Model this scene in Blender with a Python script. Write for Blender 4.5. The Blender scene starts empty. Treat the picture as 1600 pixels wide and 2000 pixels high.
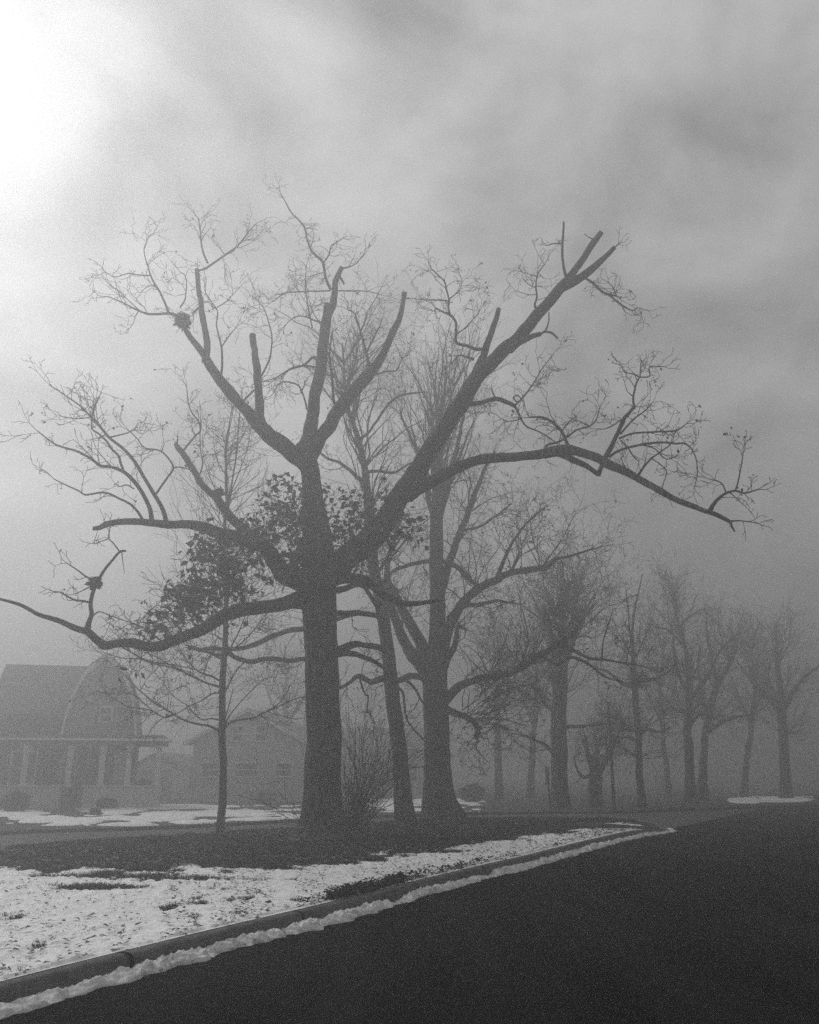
import bpy, bmesh, math, random
import numpy as np
from mathutils import Vector

# ------------------------------------------------------------------ camera, sky, sun, exposure
sc = bpy.context.scene
F = 1700.0                       # focal length in pixels of a 1600 x 2000 frame
HOR = 1512.0                     # where eye level falls in that frame
TILT = math.atan((HOR - 1000.0) / F)
CAMH = 1.65
cam_d = bpy.data.cameras.new('camera'); cam = bpy.data.objects.new('camera', cam_d)
sc.collection.objects.link(cam); sc.camera = cam
cam.location = (0, 0, CAMH)
cam.rotation_euler = (math.pi / 2 + TILT, 0, 0)
cam_d.sensor_fit = 'VERTICAL'; cam_d.sensor_height = 36.0; cam_d.lens = 36.0 * F / 2000.0
cam_d.clip_start = 0.05; cam_d.clip_end = 2000

SUN_EL, SUN_AZ = math.radians(37), math.radians(-50)    # azimuth from straight ahead, to the left
w = bpy.data.worlds.new('World'); sc.world = w; w.use_nodes = True
nt = w.node_tree; N = nt.nodes; L = nt.links; N.clear()
sky = N.new('ShaderNodeTexSky'); sky.sky_type = 'NISHITA'; sky.sun_disc = False
sky.sun_elevation = SUN_EL; sky.sun_rotation = SUN_AZ; sky.dust_density = 4; sky.air_density = 1.5
bw = N.new('ShaderNodeRGBToBW'); L.new(sky.outputs[0], bw.inputs[0])
tc = N.new('ShaderNodeTexCoord')
mp = N.new('ShaderNodeMapping'); mp.inputs['Scale'].default_value = (1.5, 1.5, 2.0); mp.inputs['Location'].default_value = (3.35, 0.2, 1.1)
L.new(tc.outputs['Generated'], mp.inputs[0])
no = N.new('ShaderNodeTexNoise'); no.inputs['Scale'].default_value = 3.4; no.inputs['Detail'].default_value = 5
no.inputs['Roughness'].default_value = 0.5; no.inputs['Distortion'].default_value = 0.35
L.new(mp.outputs[0], no.inputs['Vector'])
cr = N.new('ShaderNodeValToRGB'); e = cr.color_ramp.elements
e[0].position = 0.32; e[0].color = (0.28, 0.28, 0.28, 1); e[1].position = 0.64; e[1].color = (0.78, 0.78, 0.78, 1)
L.new(no.outputs['Fac'], cr.inputs[0])
mx = N.new('ShaderNodeMath'); mx.operation = 'MULTIPLY_ADD'     # cloud deck over the sky's own light
L.new(bw.outputs[0], mx.inputs[0]); mx.inputs[1].default_value = 0.25; mx.inputs[2].default_value = 8.5
m2 = N.new('ShaderNodeMath'); m2.operation = 'MULTIPLY'
L.new(mx.outputs[0], m2.inputs[0]); L.new(cr.outputs[0], m2.inputs[1])
bg = N.new('ShaderNodeBackground'); bg.inputs['Strength'].default_value = 0.05
L.new(m2.outputs[0], bg.inputs['Color'])
wo = N.new('ShaderNodeOutputWorld'); L.new(bg.outputs[0], wo.inputs['Surface'])

sd = bpy.data.lights.new('sun', 'SUN'); sun = bpy.data.objects.new('sun', sd); sc.collection.objects.link(sun)
sd.energy = 1.5; sd.angle = math.radians(25); sd.color = (1, 1, 1)
sv = Vector((math.sin(SUN_AZ) * math.cos(SUN_EL), math.cos(SUN_AZ) * math.cos(SUN_EL), math.sin(SUN_EL)))
sun.rotation_euler = sv.to_track_quat('Z', 'Y').to_euler()

vs = sc.view_settings; sc.display_settings.display_device = 'sRGB'
vs.view_transform = 'Standard'; vs.look = 'None'; vs.gamma = 1; vs.use_curve_mapping = False
vs.exposure = 0.85
cy = sc.cycles
cy.max_bounces = 8; cy.volume_bounces = 4; cy.diffuse_bounces = 2; cy.glossy_bounces = 2
cy.transmission_bounces = 2; cy.transparent_max_bounces = 8
cy.use_denoising = False; cy.caustics_reflective = False; cy.caustics_refractive = False
cy.use_adaptive_sampling = False; cy.sample_clamp_indirect = 1.5

# ------------------------------------------------------------------ projection helpers (photo pixels -> points of the place)
CT, ST = math.cos(TILT), math.sin(TILT)
FWD = np.array([0, CT, ST])
def ray(px, py):
    u = px - 800.0; v = 1000.0 - py
    return np.array([u, F * CT - v * ST, F * ST + v * CT])
def at(px, py, Y):
    d = ray(px, py); return np.array([0, 0, CAMH]) + d * (Y / d[1])
def gr(px, py, z=0.0):
    d = ray(px, py); return np.array([0, 0, CAMH]) + d * ((z - CAMH) / d[2])
def gr_arr(PX, PY, z=0.0):
    u = PX - 800.0; v = 1000.0 - PY
    dy = F * CT - v * ST; dz = F * ST + v * CT
    t = (z - CAMH) / dz
    return u * t, dy * t
def rad(w_px, P):
    return 0.5 * w_px * float(np.dot(P - np.array([0, 0, CAMH]), FWD)) / F

# ------------------------------------------------------------------ value noise
_rs = np.random.RandomState(7)
_T = _rs.rand(256, 256)
def vn(x, y):
    xi = np.floor(x).astype(int); yi = np.floor(y).astype(int)
    fx = x - xi; fy = y - yi; fx = fx * fx * (3 - 2 * fx); fy = fy * fy * (3 - 2 * fy)
    a = _T[xi & 255, yi & 255]; b = _T[(xi + 1) & 255, yi & 255]
    c = _T[xi & 255, (yi + 1) & 255]; d = _T[(xi + 1) & 255, (yi + 1) & 255]
    return (a * (1 - fx) + b * fx) * (1 - fy) + (c * (1 - fx) + d * fx) * fy
def fbm(x, y, o=4):
    s = 0; a = 0.5; t = 0
    for k in range(o):
        s = s + a * vn(x * 2 ** k + 17.3 * k, y * 2 ** k + 9.1 * k); t += a; a *= 0.5
    return s / t
def sm(a, b, x):
    t = np.clip((x - a) / (b - a), 0, 1); return t * t * (3 - 2 * t)

# ------------------------------------------------------------------ objects
def tag(o, label=None, cat=None, group=None, kind=None):
    if label: o['label'] = label
    if cat: o['category'] = cat
    if group: o['group'] = group
    if kind: o['kind'] = kind
    return o
def empty(name, loc, label, cat, group=None):
    o = bpy.data.objects.new(name, None); sc.collection.objects.link(o)
    o.location = loc; o.empty_display_size = 0.3
    return tag(o, label, cat, group)
def link_mesh(name, me, m, parent=None, smooth=False):
    me.materials.append(m)
    if smooth: me.shade_smooth()
    o = bpy.data.objects.new(name, me); sc.collection.objects.link(o)
    if parent is not None:
        o.parent = parent
        me.transform(__import__('mathutils').Matrix.Translation(-Vector(parent.location)) if parent.parent is None else
                     __import__('mathutils').Matrix.Translation(-Vector(parent.parent.location)))
    return o
class MB:
    """collects polygons"""
    def __init__(s): s.v = []; s.f = []
    def add(s, vs_, fs):
        b = len(s.v); s.v.extend([tuple(p) for p in vs_]); s.f.extend([tuple(i + b for i in f) for f in fs])
    def box(s, a, b, rot=0, piv=(0, 0)):
        x0, y0, z0 = a; x1, y1, z1 = b
        P = [(x0, y0, z0), (x1, y0, z0), (x1, y1, z0), (x0, y1, z0), (x0, y0, z1), (x1, y0, z1), (x1, y1, z1), (x0, y1, z1)]
        s.add(P, [(0, 3, 2, 1), (4, 5, 6, 7), (0, 1, 5, 4), (1, 2, 6, 5), (2, 3, 7, 6), (3, 0, 4, 7)])
    def prism(s, prof, y0, y1):
        """profile in x,z pushed along y"""
        n = len(prof)
        P = [(x, y0, z) for x, z in prof] + [(x, y1, z) for x, z in prof]
        s.add(P, [tuple(range(n)), tuple(range(2 * n - 1, n - 1, -1))] + [(i, (i + 1) % n, (i + 1) % n + n, i + n)[::-1] for i in range(n)])
    def build(s, name, m, parent=None, smooth=False, xf=None):
        me = bpy.data.meshes.new(name)
        V = s.v if xf is None else [xf(p) for p in s.v]
        me.from_pydata(V, [], s.f); me.update()
        bm = bmesh.new(); bm.from_mesh(me); bmesh.ops.recalc_face_normals(bm, faces=bm.faces); bm.to_mesh(me); bm.free()
        return link_mesh(name, me, m, parent, smooth)
def np_mesh(name, V, Q, m, parent=None, smooth=True, tris=False):
    """V (n,3), Q (k,4) or (k,3) index arrays"""
    me = bpy.data.meshes.new(name); k = Q.shape[1]
    me.vertices.add(len(V)); me.vertices.foreach_set('co', np.asarray(V, dtype=np.float32).ravel())
    me.loops.add(Q.size); me.loops.foreach_set('vertex_index', Q.astype(np.int32).ravel())
    me.polygons.add(len(Q)); me.polygons.foreach_set('loop_start', np.arange(0, Q.size, k, dtype=np.int32))
    me.update(calc_edges=True); me.validate()
    return link_mesh(name, me, m, parent, smooth)
def grid_faces(nr, nc):
    i = np.arange(nr - 1)[:, None] * nc + np.arange(nc - 1)[None, :]
    return np.stack([i, i + 1, i + nc + 1, i + nc], -1).reshape(-1, 4)

class Tubes:
    """many tapering tubes in one mesh"""
    def __init__(s): s.V = []; s.Q = []; s.n = 0
    def add(s, P, R, sides=3, cap=True, rough=0.0, seed=0.0):
        P = np.asarray(P, float); R = np.asarray(R, float); n = len(P)
        if n < 2: return
        t = np.empty_like(P); t[1:-1] = P[2:] - P[:-2]; t[0] = P[1] - P[0]; t[-1] = P[-1] - P[-2]
        t /= np.linalg.norm(t, axis=1)[:, None] + 1e-9
        m = np.abs(t.mean(0)); ref = np.eye(3)[int(np.argmin(m))]
        a = np.cross(t, ref); a /= np.linalg.norm(a, axis=1)[:, None] + 1e-9
        b = np.cross(t, a)
        th = np.arange(sides) * 2 * math.pi / sides
        rr = R[:, None] * np.ones(sides)[None, :]
        if rough:
            h = np.cumsum(np.r_[0, np.linalg.norm(np.diff(P, axis=0), axis=1)])
            rr = rr * (1 + rough * (fbm(th[None, :] * 2.2 + seed, h[:, None] * 2.5 + seed * 3.1, 3) - 0.5) * 2)
        V = P[:, None, :] + rr[..., None] * (np.cos(th)[None, :, None] * a[:, None, :] + np.sin(th)[None, :, None] * b[:, None, :])
        s.V.append(V.reshape(-1, 3))
        i = np.arange(n - 1)[:, None] * sides; j = np.arange(sides)[None, :]; j2 = (j + 1) % sides
        s.Q.append(np.stack([i + j, i + j2, i + sides + j2, i + sides + j], -1).reshape(-1, 4) + s.n)
        s.n += n * sides
        if cap and sides >= 6:                      # closed, slightly domed ends
            c = P[-1] + t[-1] * R[-1] * 0.25
            s.V.append(c[None, :]); k = (n - 1) * sides
            jj = np.arange(0, sides - 1, 2)
            q = np.stack([k + jj, k + (jj + 1) % sides, k + (jj + 2) % sides, np.full_like(jj, n * sides)], -1) + s.n - n * sides
            s.Q.append(q); s.n += 1
    def build(s, name, m, parent=None, smooth=True):
        return np_mesh(name, np.concatenate(s.V), np.concatenate(s.Q), m, parent, smooth)

def leaf_mesh(name, C, size, m, parent=None, rng=None, droop=0.75, kind=None, flat=False):
    """many small folded leaves at points C (n,3), each two quads with a keel"""
    rng = rng or np.random.RandomState(3); n = len(C)
    a = rng.rand(n) * 2 * math.pi
    if flat:
        ax = np.stack([np.cos(a), np.sin(a), rng.uniform(-.15, .25, n)], 1)
    else:
        ax = np.stack([np.cos(a) * (1 - droop * rng.rand(n)), np.sin(a) * (1 - droop * rng.rand(n)), -droop * rng.rand(n) * 1.6 + 0.25], 1)
    ax /= np.linalg.norm(ax, axis=1)[:, None]
    r = rng.normal(size=(n, 3)) * (0.25 if flat else 1.0)
    if flat: r[:, 2] += 1.0
    nn = r - (r * ax).sum(1)[:, None] * ax; nn /= np.linalg.norm(nn, axis=1)[:, None]
    sd_ = np.cross(ax, nn)
    Ls = (size * rng.uniform(0.6, 1.25, n))[:, None]; W = Ls * rng.uniform(0.2, 0.38, n)[:, None]; K = W * 0.35
    tipb = nn * Ls * rng.uniform(-.25, .25, n)[:, None]
    P = [C, C + ax * Ls * 0.45 + sd_ * W + nn * K, C + ax * Ls + tipb, C + ax * Ls * 0.45 - nn * 0, C + ax * Ls * 0.45 - sd_ * W + nn * K]
    V = np.stack(P, 1).reshape(-1, 3); i = np.arange(n)[:, None] * 5
    Q = np.concatenate([i + np.array([0, 3, 2, 1]), i + np.array([0, 4, 2, 3])])
    return np_mesh(name, V, Q, m, parent, smooth=False)

# ------------------------------------------------------------------ materials (all greys: the photograph is black and white)
def mat(name, col, rough=0.85, var=None, scale=(1, 1, 1), nscale=6, detail=6, bump=0.0, bscale=None, spec=0.3, bdist=0.02, rp=(.33, .68), rot=0):
    m = bpy.data.materials.new(name); m.use_nodes = True
    n = m.node_tree.nodes; l = m.node_tree.links; b = n['Principled BSDF']
    b.inputs['Roughness'].default_value = rough; b.inputs['Specular IOR Level'].default_value = spec
    c = (col, col, col, 1)
    if var is None and not bump:
        b.inputs['Base Color'].default_value = c; return m
    t = n.new('ShaderNodeTexCoord'); mpn = n.new('ShaderNodeMapping'); mpn.inputs['Scale'].default_value = scale; mpn.inputs['Rotation'].default_value = (0, 0, rot)
    l.new(t.outputs['Object'], mpn.inputs[0])
    ns = n.new('ShaderNodeTexNoise'); ns.inputs['Scale'].default_value = nscale; ns.inputs['Detail'].default_value = detail
    ns.inputs['Roughness'].default_value = 0.62
    l.new(mpn.outputs[0], ns.inputs['Vector'])
    if var is not None:
        r = n.new('ShaderNodeValToRGB'); el = r.color_ramp.elements
        el[0].position = rp[0]; el[0].color = (var[0],) * 3 + (1,); el[1].position = rp[1]; el[1].color = (var[1],) * 3 + (1,)
        l.new(ns.outputs['Fac'], r.inputs[0]); l.new(r.outputs[0], b.inputs['Base Color'])
    else: b.inputs['Base Color'].default_value = c
    if bump:
        nb = ns
        if bscale:
            nb = n.new('ShaderNodeTexNoise'); nb.inputs['Scale'].default_value = bscale; nb.inputs['Detail'].default_value = 8
            nb.inputs['Roughness'].default_value = 0.7
            l.new(mpn.outputs[0], nb.inputs['Vector'])
        bp = n.new('ShaderNodeBump'); bp.inputs['Strength'].default_value = bump; bp.inputs['Distance'].default_value = bdist
        l.new(nb.outputs['Fac'], bp.inputs['Height']); l.new(bp.outputs[0], b.inputs['Normal'])
    return m
M = {}
M['bark'] = mat('bark', .04, .95, (.008, .27), (1, 1, .10), 17, 8, 1.0, 30, bdist=.08, rp=(.42, .78))
M['bark2'] = mat('bark_far', .05, .95, (.03, .07), (1, 1, .2), 9, 6, .5)
M['twig'] = mat('twig_bark', .07, .9, (.05, .09), nscale=3)
M['leaf'] = mat('withered_leaf', .1, .8, (.05, .19), nscale=5)
M['evergreen'] = mat('evergreen_leaf', .035, .7, (.02, .05), nscale=9)
M['grass'] = mat('grass_blade', .014, .9, (.007, .021), nscale=1.3)
M['lawn'] = mat('lawn_soil', .012, .97, (.005, .018), nscale=9, detail=10, bump=.8, bdist=.04)
M['yard'] = mat('yard_turf', .03, .97, (.015, .05), nscale=1.2, detail=10, bump=.8, bdist=.04)
M['snow'] = mat('snow', .88, .75, (.82, .94), nscale=3.5, detail=8, bump=.6, bscale=22, spec=.25, bdist=.03)
M['dirty'] = mat('gutter_snow', .7, .8, (.5, .95), nscale=7, detail=12, bump=.8, bscale=26, spec=.2, bdist=.03)
M['asphalt'] = mat('asphalt', .009, .95, (.003, .016), (1, .12, 1), nscale=1.1, rot=math.radians(26), detail=12, bump=.7, bscale=90, spec=.02, bdist=.01)
M['lane'] = mat('worn_asphalt', .05, .9, (.04, .075), nscale=.8, detail=10, bump=.5, bscale=60, spec=.3, bdist=.01)
M['kerb'] = mat('kerb_concrete', .1, .9, (.07, .14), nscale=7, detail=10, bump=.5, bscale=50, bdist=.01)
M['siding'] = mat('grey_shingle', .14, .9, (.26, .36), (1, 1, 6), 5)
M['shade_toned_wall'] = mat('shade_toned_wall', .06, .9, (.04, .08), (1, 1, 3), 6)  # wall colour darkened to carry the shade under the porch
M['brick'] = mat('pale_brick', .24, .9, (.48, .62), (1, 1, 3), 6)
M['pale'] = mat('pale_board', .42, .8, (.6, .74), nscale=3)
M['trim'] = mat('white_trim', .62, .6, (.75, .88), nscale=3)
M['roof'] = mat('roof_shingle', .12, .9, (.09, .16), nscale=7)
M['glass'] = mat('window_glass', .03, .12, spec=.5)
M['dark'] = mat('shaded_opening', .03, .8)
M['pole'] = mat('pole_wood', .05, .9, (.035, .065), (1, 1, .2), 9)
M['metal'] = mat('post_metal', .05, .6)
M['nest'] = mat('nest_sticks', .03, .9, (.02, .045), nscale=6)

# ------------------------------------------------------------------ ground, kerb, road
def curve(P, step):
    """Catmull-Rom through points, resampled evenly"""
    P = np.asarray(P, float); Q = np.vstack([2 * P[0] - P[1], P, 2 * P[-1] - P[-2]]); out = []
    for i in range(1, len(Q) - 2):
        m_ = 12; t = np.linspace(0, 1, m_, endpoint=False)[:, None]
        a, b, c, d = Q[i - 1], Q[i], Q[i + 1], Q[i + 2]
        out.append(0.5 * (2 * b + (c - a) * t + (2 * a - 5 * b + 4 * c - d) * t ** 2 + (3 * b - a - 3 * c + d) * t ** 3))
    out = np.vstack(out + [P[-1:]])
    s = np.r_[0, np.cumsum(np.linalg.norm(np.diff(out, axis=0), axis=1))]
    n = max(2, int(round(s[-1] / step)) + 1); u = np.linspace(0, s[-1], n)
    return np.stack([np.interp(u, s, out[:, k]) for k in range(out.shape[1])], 1)
HK = 0.15
kb_px = [(150, 1880), (231, 1860), (353, 1830), (475, 1801), (597, 1773), (719, 1743), (794, 1724), (925, 1693), (1028, 1670), (1122, 1646), (1216, 1625)]
kb = [gr(x, y, HK)[:2] for x, y in kb_px]
d0 = kb[0] - kb[3]; d0 /= np.linalg.norm(d0)
near = [kb[0] + d0 * k for k in (24, 16, 9, 4, 1.8)]
tipc = gr(1296, 1612, HK)[:2]
back_px = [(1262, 1604), (1180, 1599), (1050, 1597), (900, 1598), (740, 1606), (587, 1618), (441, 1624), (275, 1637), (150, 1644), (0, 1658), (-200, 1684)]
back = [gr(x, y, HK)[:2] for x, y in back_px]
kerbline = curve(near + kb + [gr(1268, 1617, HK)[:2], tipc] + back, 0.10)      # back edge of the kerb all round the island
s_k = np.r_[0, np.cumsum(np.linalg.norm(np.diff(kerbline, axis=0), axis=1))]
i_tip = int(np.argmin(np.linalg.norm(kerbline - tipc, axis=1)))
def tipf(x, y): return .12 + .88 * sm(.2, 3.0, np.hypot(x - tipc[0], y - tipc[1]))
# road: one sheet reaching far out
mb = MB(); mb.add([(-195, -55, 0), (195, -55, 0), (195, 245, 0), (-195, 245, 0)], [(0, 1, 2, 3)])
tag(mb.build('road', M['asphalt']), 'dark wet asphalt road in the foreground', kind='structure')
# lawn island top
mb = MB(); pts = [(x, y, (HK - 0.012) * float(tipf(x, y))) for x, y in kerbline[::3]] + [(-60, float(back[-1][1]) - 12, HK - .012), (-60, -45, HK - .012), (float(kerbline[0][0]), -45, HK - .012)]
mb.add(pts, [tuple(range(len(pts)))])
tag(mb.build('lawn', M['lawn']), 'dark lawn between the kerb and the side road', kind='structure')
# kerb profile swept along the line
def sweep(line, prof, name, m, gaps=False, parent=None):
    t = np.gradient(line, axis=0); t /= np.linalg.norm(t, axis=1)[:, None]
    nrm = np.stack([t[:, 1], -t[:, 0]], 1)                      # towards the road
    n = len(line); k = len(prof)
    V = np.zeros((n, k, 3))
    for j, (o_, z_) in enumerate(prof):
        V[:, j, :2] = line + nrm * o_; V[:, j, 2] = z_
    return V, nrm
prof = [(-.02, -.05), (-.02, .138), (0, .150), (.05, .156), (.10, .153), (.135, .142), (.155, .118), (.168, .08), (.18, .03), (.19, -.05)]
KL = curve(kerbline[: i_tip + 260], .03); s_f = np.r_[0, np.cumsum(np.linalg.norm(np.diff(KL, axis=0), axis=1))]

js = [float(s_f[int(np.argmin(np.linalg.norm(KL - gr(x, y, HK)[:2], axis=1)))]) for x, y in ((236, 1860), (572, 1780), (930, 1692))]
s0 = js[0] - 3.05 * 12
joints = sorted([s0 + 3.05 * k for k in range(12)] + js + [js[1] + 3.05, ] + [js[2] + 3.05 * k for k in range(1, 60)])
s_n = np.unique(np.concatenate([s_f] + [np.array([j - .030, j - .024, j, j + .024, j + .030]) for j in joints if 0 < j < s_f[-1]]))
s_n = s_n[np.array([not any(.0245 < abs(q_ - j) < .0295 or abs(q_ - j) < .0235 and abs(q_ - j) > 1e-6 for j in joints) for q_ in s_n])]
KL = np.stack([np.interp(s_n, s_f, KL[:, 0]), np.interp(s_n, s_f, KL[:, 1])], 1); s_f = s_n
V, nrm = sweep(KL, prof, 'kerb', M['kerb']); Vn = V.copy()
Vn[..., 2] += (fbm(s_f[:, None] * 2.3, np.arange(len(prof))[None, :] * .6, 3) - .5) * .010
Vn[:, 3:9, :2] += nrm[:, None, :] * ((fbm(s_f * 5, s_f * 0 + 4, 3) - .5) * .012)[:, None, None]
qs = np.zeros(len(s_f), bool)
for j in joints:
    q = np.abs(s_f - j) < .0245
    qs[q] = True; Vn[q, :, :2] -= nrm[q][:, None, :] * .07; Vn[q, :, 2] -= .09
Vn[..., 2] *= tipf(KL[:, 0], KL[:, 1])[:, None]
me_k = np_mesh('kerb', Vn.reshape(-1, 3), grid_faces(len(s_f), len(prof)), M['kerb'], smooth=False)
me_k.data.materials.append(M['lawn'])                         # the open joints are filled with soil
nc_ = len(prof) - 1; mi = np.repeat((qs[:-1] | qs[1:]).astype(np.int32), nc_)
if len(me_k.data.polygons) == len(mi): me_k.data.polygons.foreach_set('material_index', mi)
tag(me_k, 'rounded concrete kerb with joints beside the asphalt', kind='structure')

# side road behind the island, and the yards beyond it
far_px = [(-260, 1637), (0, 1624), (150, 1618), (275, 1615), (422, 1609), (590, 1600), (750, 1592), (900, 1588), (1100, 1585), (1225, 1584), (1450, 1576), (1700, 1569)]
far = curve([gr(x, y, .1)[:2] for x, y in far_px], 0.5)
lane_poly = [(x, y, .004) for x, y in kerbline[i_tip:][::4]] + [(x, y, .004) for x, y in far[:: 2][: int(len(far) * .42)]]
mb = MB(); mb.add(lane_poly, [tuple(range(len(lane_poly)))])
tag(mb.build('side_road', M['lane']), 'pale worn side road behind the tree lawn', kind='structure')
yard = [(x, y, .1) for x, y in far] + [(194, far[-1][1] + 5, .1), (194, 244, .1), (-194, 244, .1), (-194, far[0][1] - 3, .1)]
mb = MB(); mb.add(yard, [tuple(range(len(yard)))])
edge = [(x, y, .1) for x, y in far] + [(x, y, -.05) for x, y in far]; nf = len(far)
mb.add(edge, [(i, i + 1, i + 1 + nf, i + nf) for i in range(nf - 1)])
tag(mb.build('ground', M['yard']), 'turf of the yards beyond the side road', kind='structure')

# ------------------------------------------------------------------ snow on the tree lawn
top_px = np.array([(-1100, 1730), (-500, 1705), (0, 1688), (150, 1688), (353, 1684), (556, 1688), (719, 1671), (800, 1664), (900, 1650), (1000, 1635), (1075, 1626), (1150, 1617), (1230, 1613), (1300, 1613)])
kb_all = np.array([(-1100, 2197), (-500, 2045), (0, 1918)] + kb_px + [(1268, 1616), (1300, 1610)])
cols = np.r_[np.arange(-1090, -100, 4.0), np.arange(-100, 1272, 1.8)]; rows = 190
yt = np.interp(cols, top_px[:, 0], top_px[:, 1]) - 10; yb = np.interp(cols, kb_all[:, 0], kb_all[:, 1]) + .5
tt = np.linspace(0, 1, rows)[:, None]
PX = np.broadcast_to(cols[None, :], (rows, len(cols))); yt = np.minimum(np.maximum(yt, np.interp(cols, [p[0] for p in back_px][::-1], [p[1] for p in back_px][::-1]) + 3), yb - 1); PY = yt[None, :] * (1 - tt) + yb[None, :] * tt
GX, GY = gr_arr(PX, PY, HK)
def snow_t(GX, GY, PX, PY):
    top = np.interp(PX, top_px[:, 0], top_px[:, 1])
    edge = (PY - top) * 90 / np.clip(np.interp(PX, kb_all[:, 0], kb_all[:, 1]) - top, 18, 90)                                             # how far in from the upper edge
    big = fbm(GX * .55 + 3, GY * .55 + 8, 4); mid = fbm(GX * 2.1 + 30, GY * 2.1, 4); fine = fbm(GX * 9, GY * 9 + 50, 3)
    depth_in = sm(-6, 26, edge + (big - .5) * 22 + (mid - .5) * 26)
    t = .060 * depth_in - .030 + (mid - .5) * .062 + (fine - .5) * .070
    # bare streaks near the upper left, as where the sun got at it
    for (cx, cy_, rx, ry, a) in ((240, 1712, 110, 5, .035), (200, 1735, 95, 5, .035), (380, 1718, 90, 4, .03), (170, 1733, 45, 6, .03), (700, 1742, 70, 4, .02), (870, 1665, 50, 3, .02),
                                (400, 1757, 22, 3, .03), (470, 1760, 25, 4, .02), (585, 1762, 25, 3, .025), (565, 1701, 25, 3, .03)):
        q = ((PX - cx) / rx) ** 2 + ((PY - cy_) / ry) ** 2
        t = t - a * np.exp(-q) * (.4 + 1.6 * mid)
    return t
ST_ = snow_t(GX, GY, PX, PY)
GZ = HK - 0.012 + np.where(ST_ > 0, .008 + np.sqrt(np.clip(ST_, 0, 1)) * .16, -.02) + (fbm(GX * 11, GY * 11, 4) - .5) * .03 + (fbm(GX * 3.2, GY * 3.2, 3) - .5) * .03
GZ = np.minimum(GZ, HK - .012 + .075)
kbx = PY > (yb[None, :] - 3.5); GZ = np.where(kbx & (ST_ > 0), np.minimum(GZ, HK + .006), GZ)
GZ = GZ - (HK - .012) * (1 - tipf(GX, GY))
o = np_mesh('snow', np.stack([GX, GY, GZ], -1).reshape(-1, 3), grid_faces(rows, len(cols)), M['snow'])
tag(o, 'thin patchy snow lying on the grass along the kerb', kind='stuff')

# lumpy ridge of old snow in the gutter
sel = (s_k < s_k[i_tip] + 1.0); Lk = curve(kerbline[sel], .02); sk2 = np.r_[0, np.cumsum(np.linalg.norm(np.diff(Lk, axis=0), axis=1))]
t2 = np.gradient(Lk, axis=0); t2 /= np.linalg.norm(t2, axis=1)[:, None]; n2 = np.stack([t2[:, 1], -t2[:, 0]], 1)
km = 22; uu = np.linspace(0, 1, km)
wd = .11 + .14 * fbm(sk2 * .8, sk2 * 0 + 3, 3) + .22 * (fbm(sk2 * 4.5, sk2 * 0 + 9, 4) - .5)
fade = sm(1.5, 3.2, sk2 - (s_k[np.argmin(np.linalg.norm(kerbline - kb[0], axis=1))] - 3.2)) * .0 + 1
offs = .150 + (.05 + wd)[:, None] * uu[None, :]
XX = Lk[:, 0:1] + n2[:, 0:1] * offs; YY = Lk[:, 1:2] + n2[:, 1:2] * offs
hprof = np.sin(np.pi * np.clip(uu * .92 + .08, 0, 1)) ** .6
lump = .55 * fbm(XX * 8, YY * 8, 4) + .45 * fbm(XX * 24, YY * 24, 3)
ZZ = -.012 + (.35 + .65 * tipf(XX, YY)) * hprof[None, :] * (-.012 + .165 * lump - .05 * sm(.55, .75, fbm(sk2 * 1.7, sk2 * 0 + 21, 3))[:, None]) * (.8 + .5 * fbm(sk2 * 2.0, sk2 * 0 + 1, 2))[:, None]
o = np_mesh('snow_ridge', np.stack([XX, YY, ZZ], -1).reshape(-1, 3), grid_faces(len(sk2), km), M['dirty'])
tag(o, 'lumpy strip of old snow in the gutter below the kerb', kind='stuff')

# patches in the far yards
def far_snow(name, label, ells, x0, x1, y0, y1, seed):
    c = np.arange(x0, x1, 2.0); r = np.arange(y0, y1, .45)
    PX, PY = np.meshgrid(c, r); X, Y = gr_arr(PX, PY, .1)
    m = np.zeros_like(X)
    for (cx, cy_, rx, ry) in ells:
        q = ((PX - cx) / rx) ** 2 + ((PY - cy_) / ry) ** 2
        m = np.maximum(m, 1.15 - q)
    wn = sm(0, 60, PX - x0) * sm(0, 60, x1 - PX) * sm(0, 4, PY - y0) * sm(0, 4, y1 - PY); m = m - 2.2 * (1 - wn) + (fbm(X * .9 + seed, Y * .5, 5) - .5) * 1.9 - .25
    Z = .1 + np.where(m > 0, .01 + .07 * np.sqrt(np.clip(m, 0, 1)), -.02) + (fbm(X * 5, Y * 5, 2) - .5) * .02
    Z = np.where(PY > np.interp(PX, [p[0] for p in far_px], [p[1] for p in far_px]) - .6, -.25, Z)
    tag(np_mesh(name, np.stack([X, Y, Z], -1).reshape(-1, 3), grid_faces(len(r), len(c)), M['snow']), label, kind='stuff')
far_snow('snow', 'melting snow patches on the yard before the left houses',
         [(215, 1582, 85, 6), (330, 1577, 110, 6), (330, 1594, 70, 9), (410, 1590, 80, 7), (470, 1589, 60, 5), (160, 1603, 45, 6), (260, 1599, 90, 4), (90, 1600, 90, 8),
          (370, 1607, 50, 3), (520, 1590, 60, 4), (500, 1601, 55, 3), (590, 1596, 40, 3), (250, 1612, 60, 2), (20, 1590, 80, 6)], -60, 640, 1568, 1616, 5)
far_snow('snow', 'melting snow patch on the grass behind the large forked tree',
         [(755, 1569, 60, 8), (820, 1568, 45, 7), (905, 1565, 45, 5), (860, 1563, 60, 4), (790, 1582, 40, 4), (680, 1584, 30, 3)], 660, 990, 1556, 1590, 15)
far_snow('snow', 'bright snow patch at the far right beyond the side road',
         [(1455, 1564, 50, 7), (1530, 1562, 60, 6)], 1380, 1640, 1552, 1572, 25)

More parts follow.
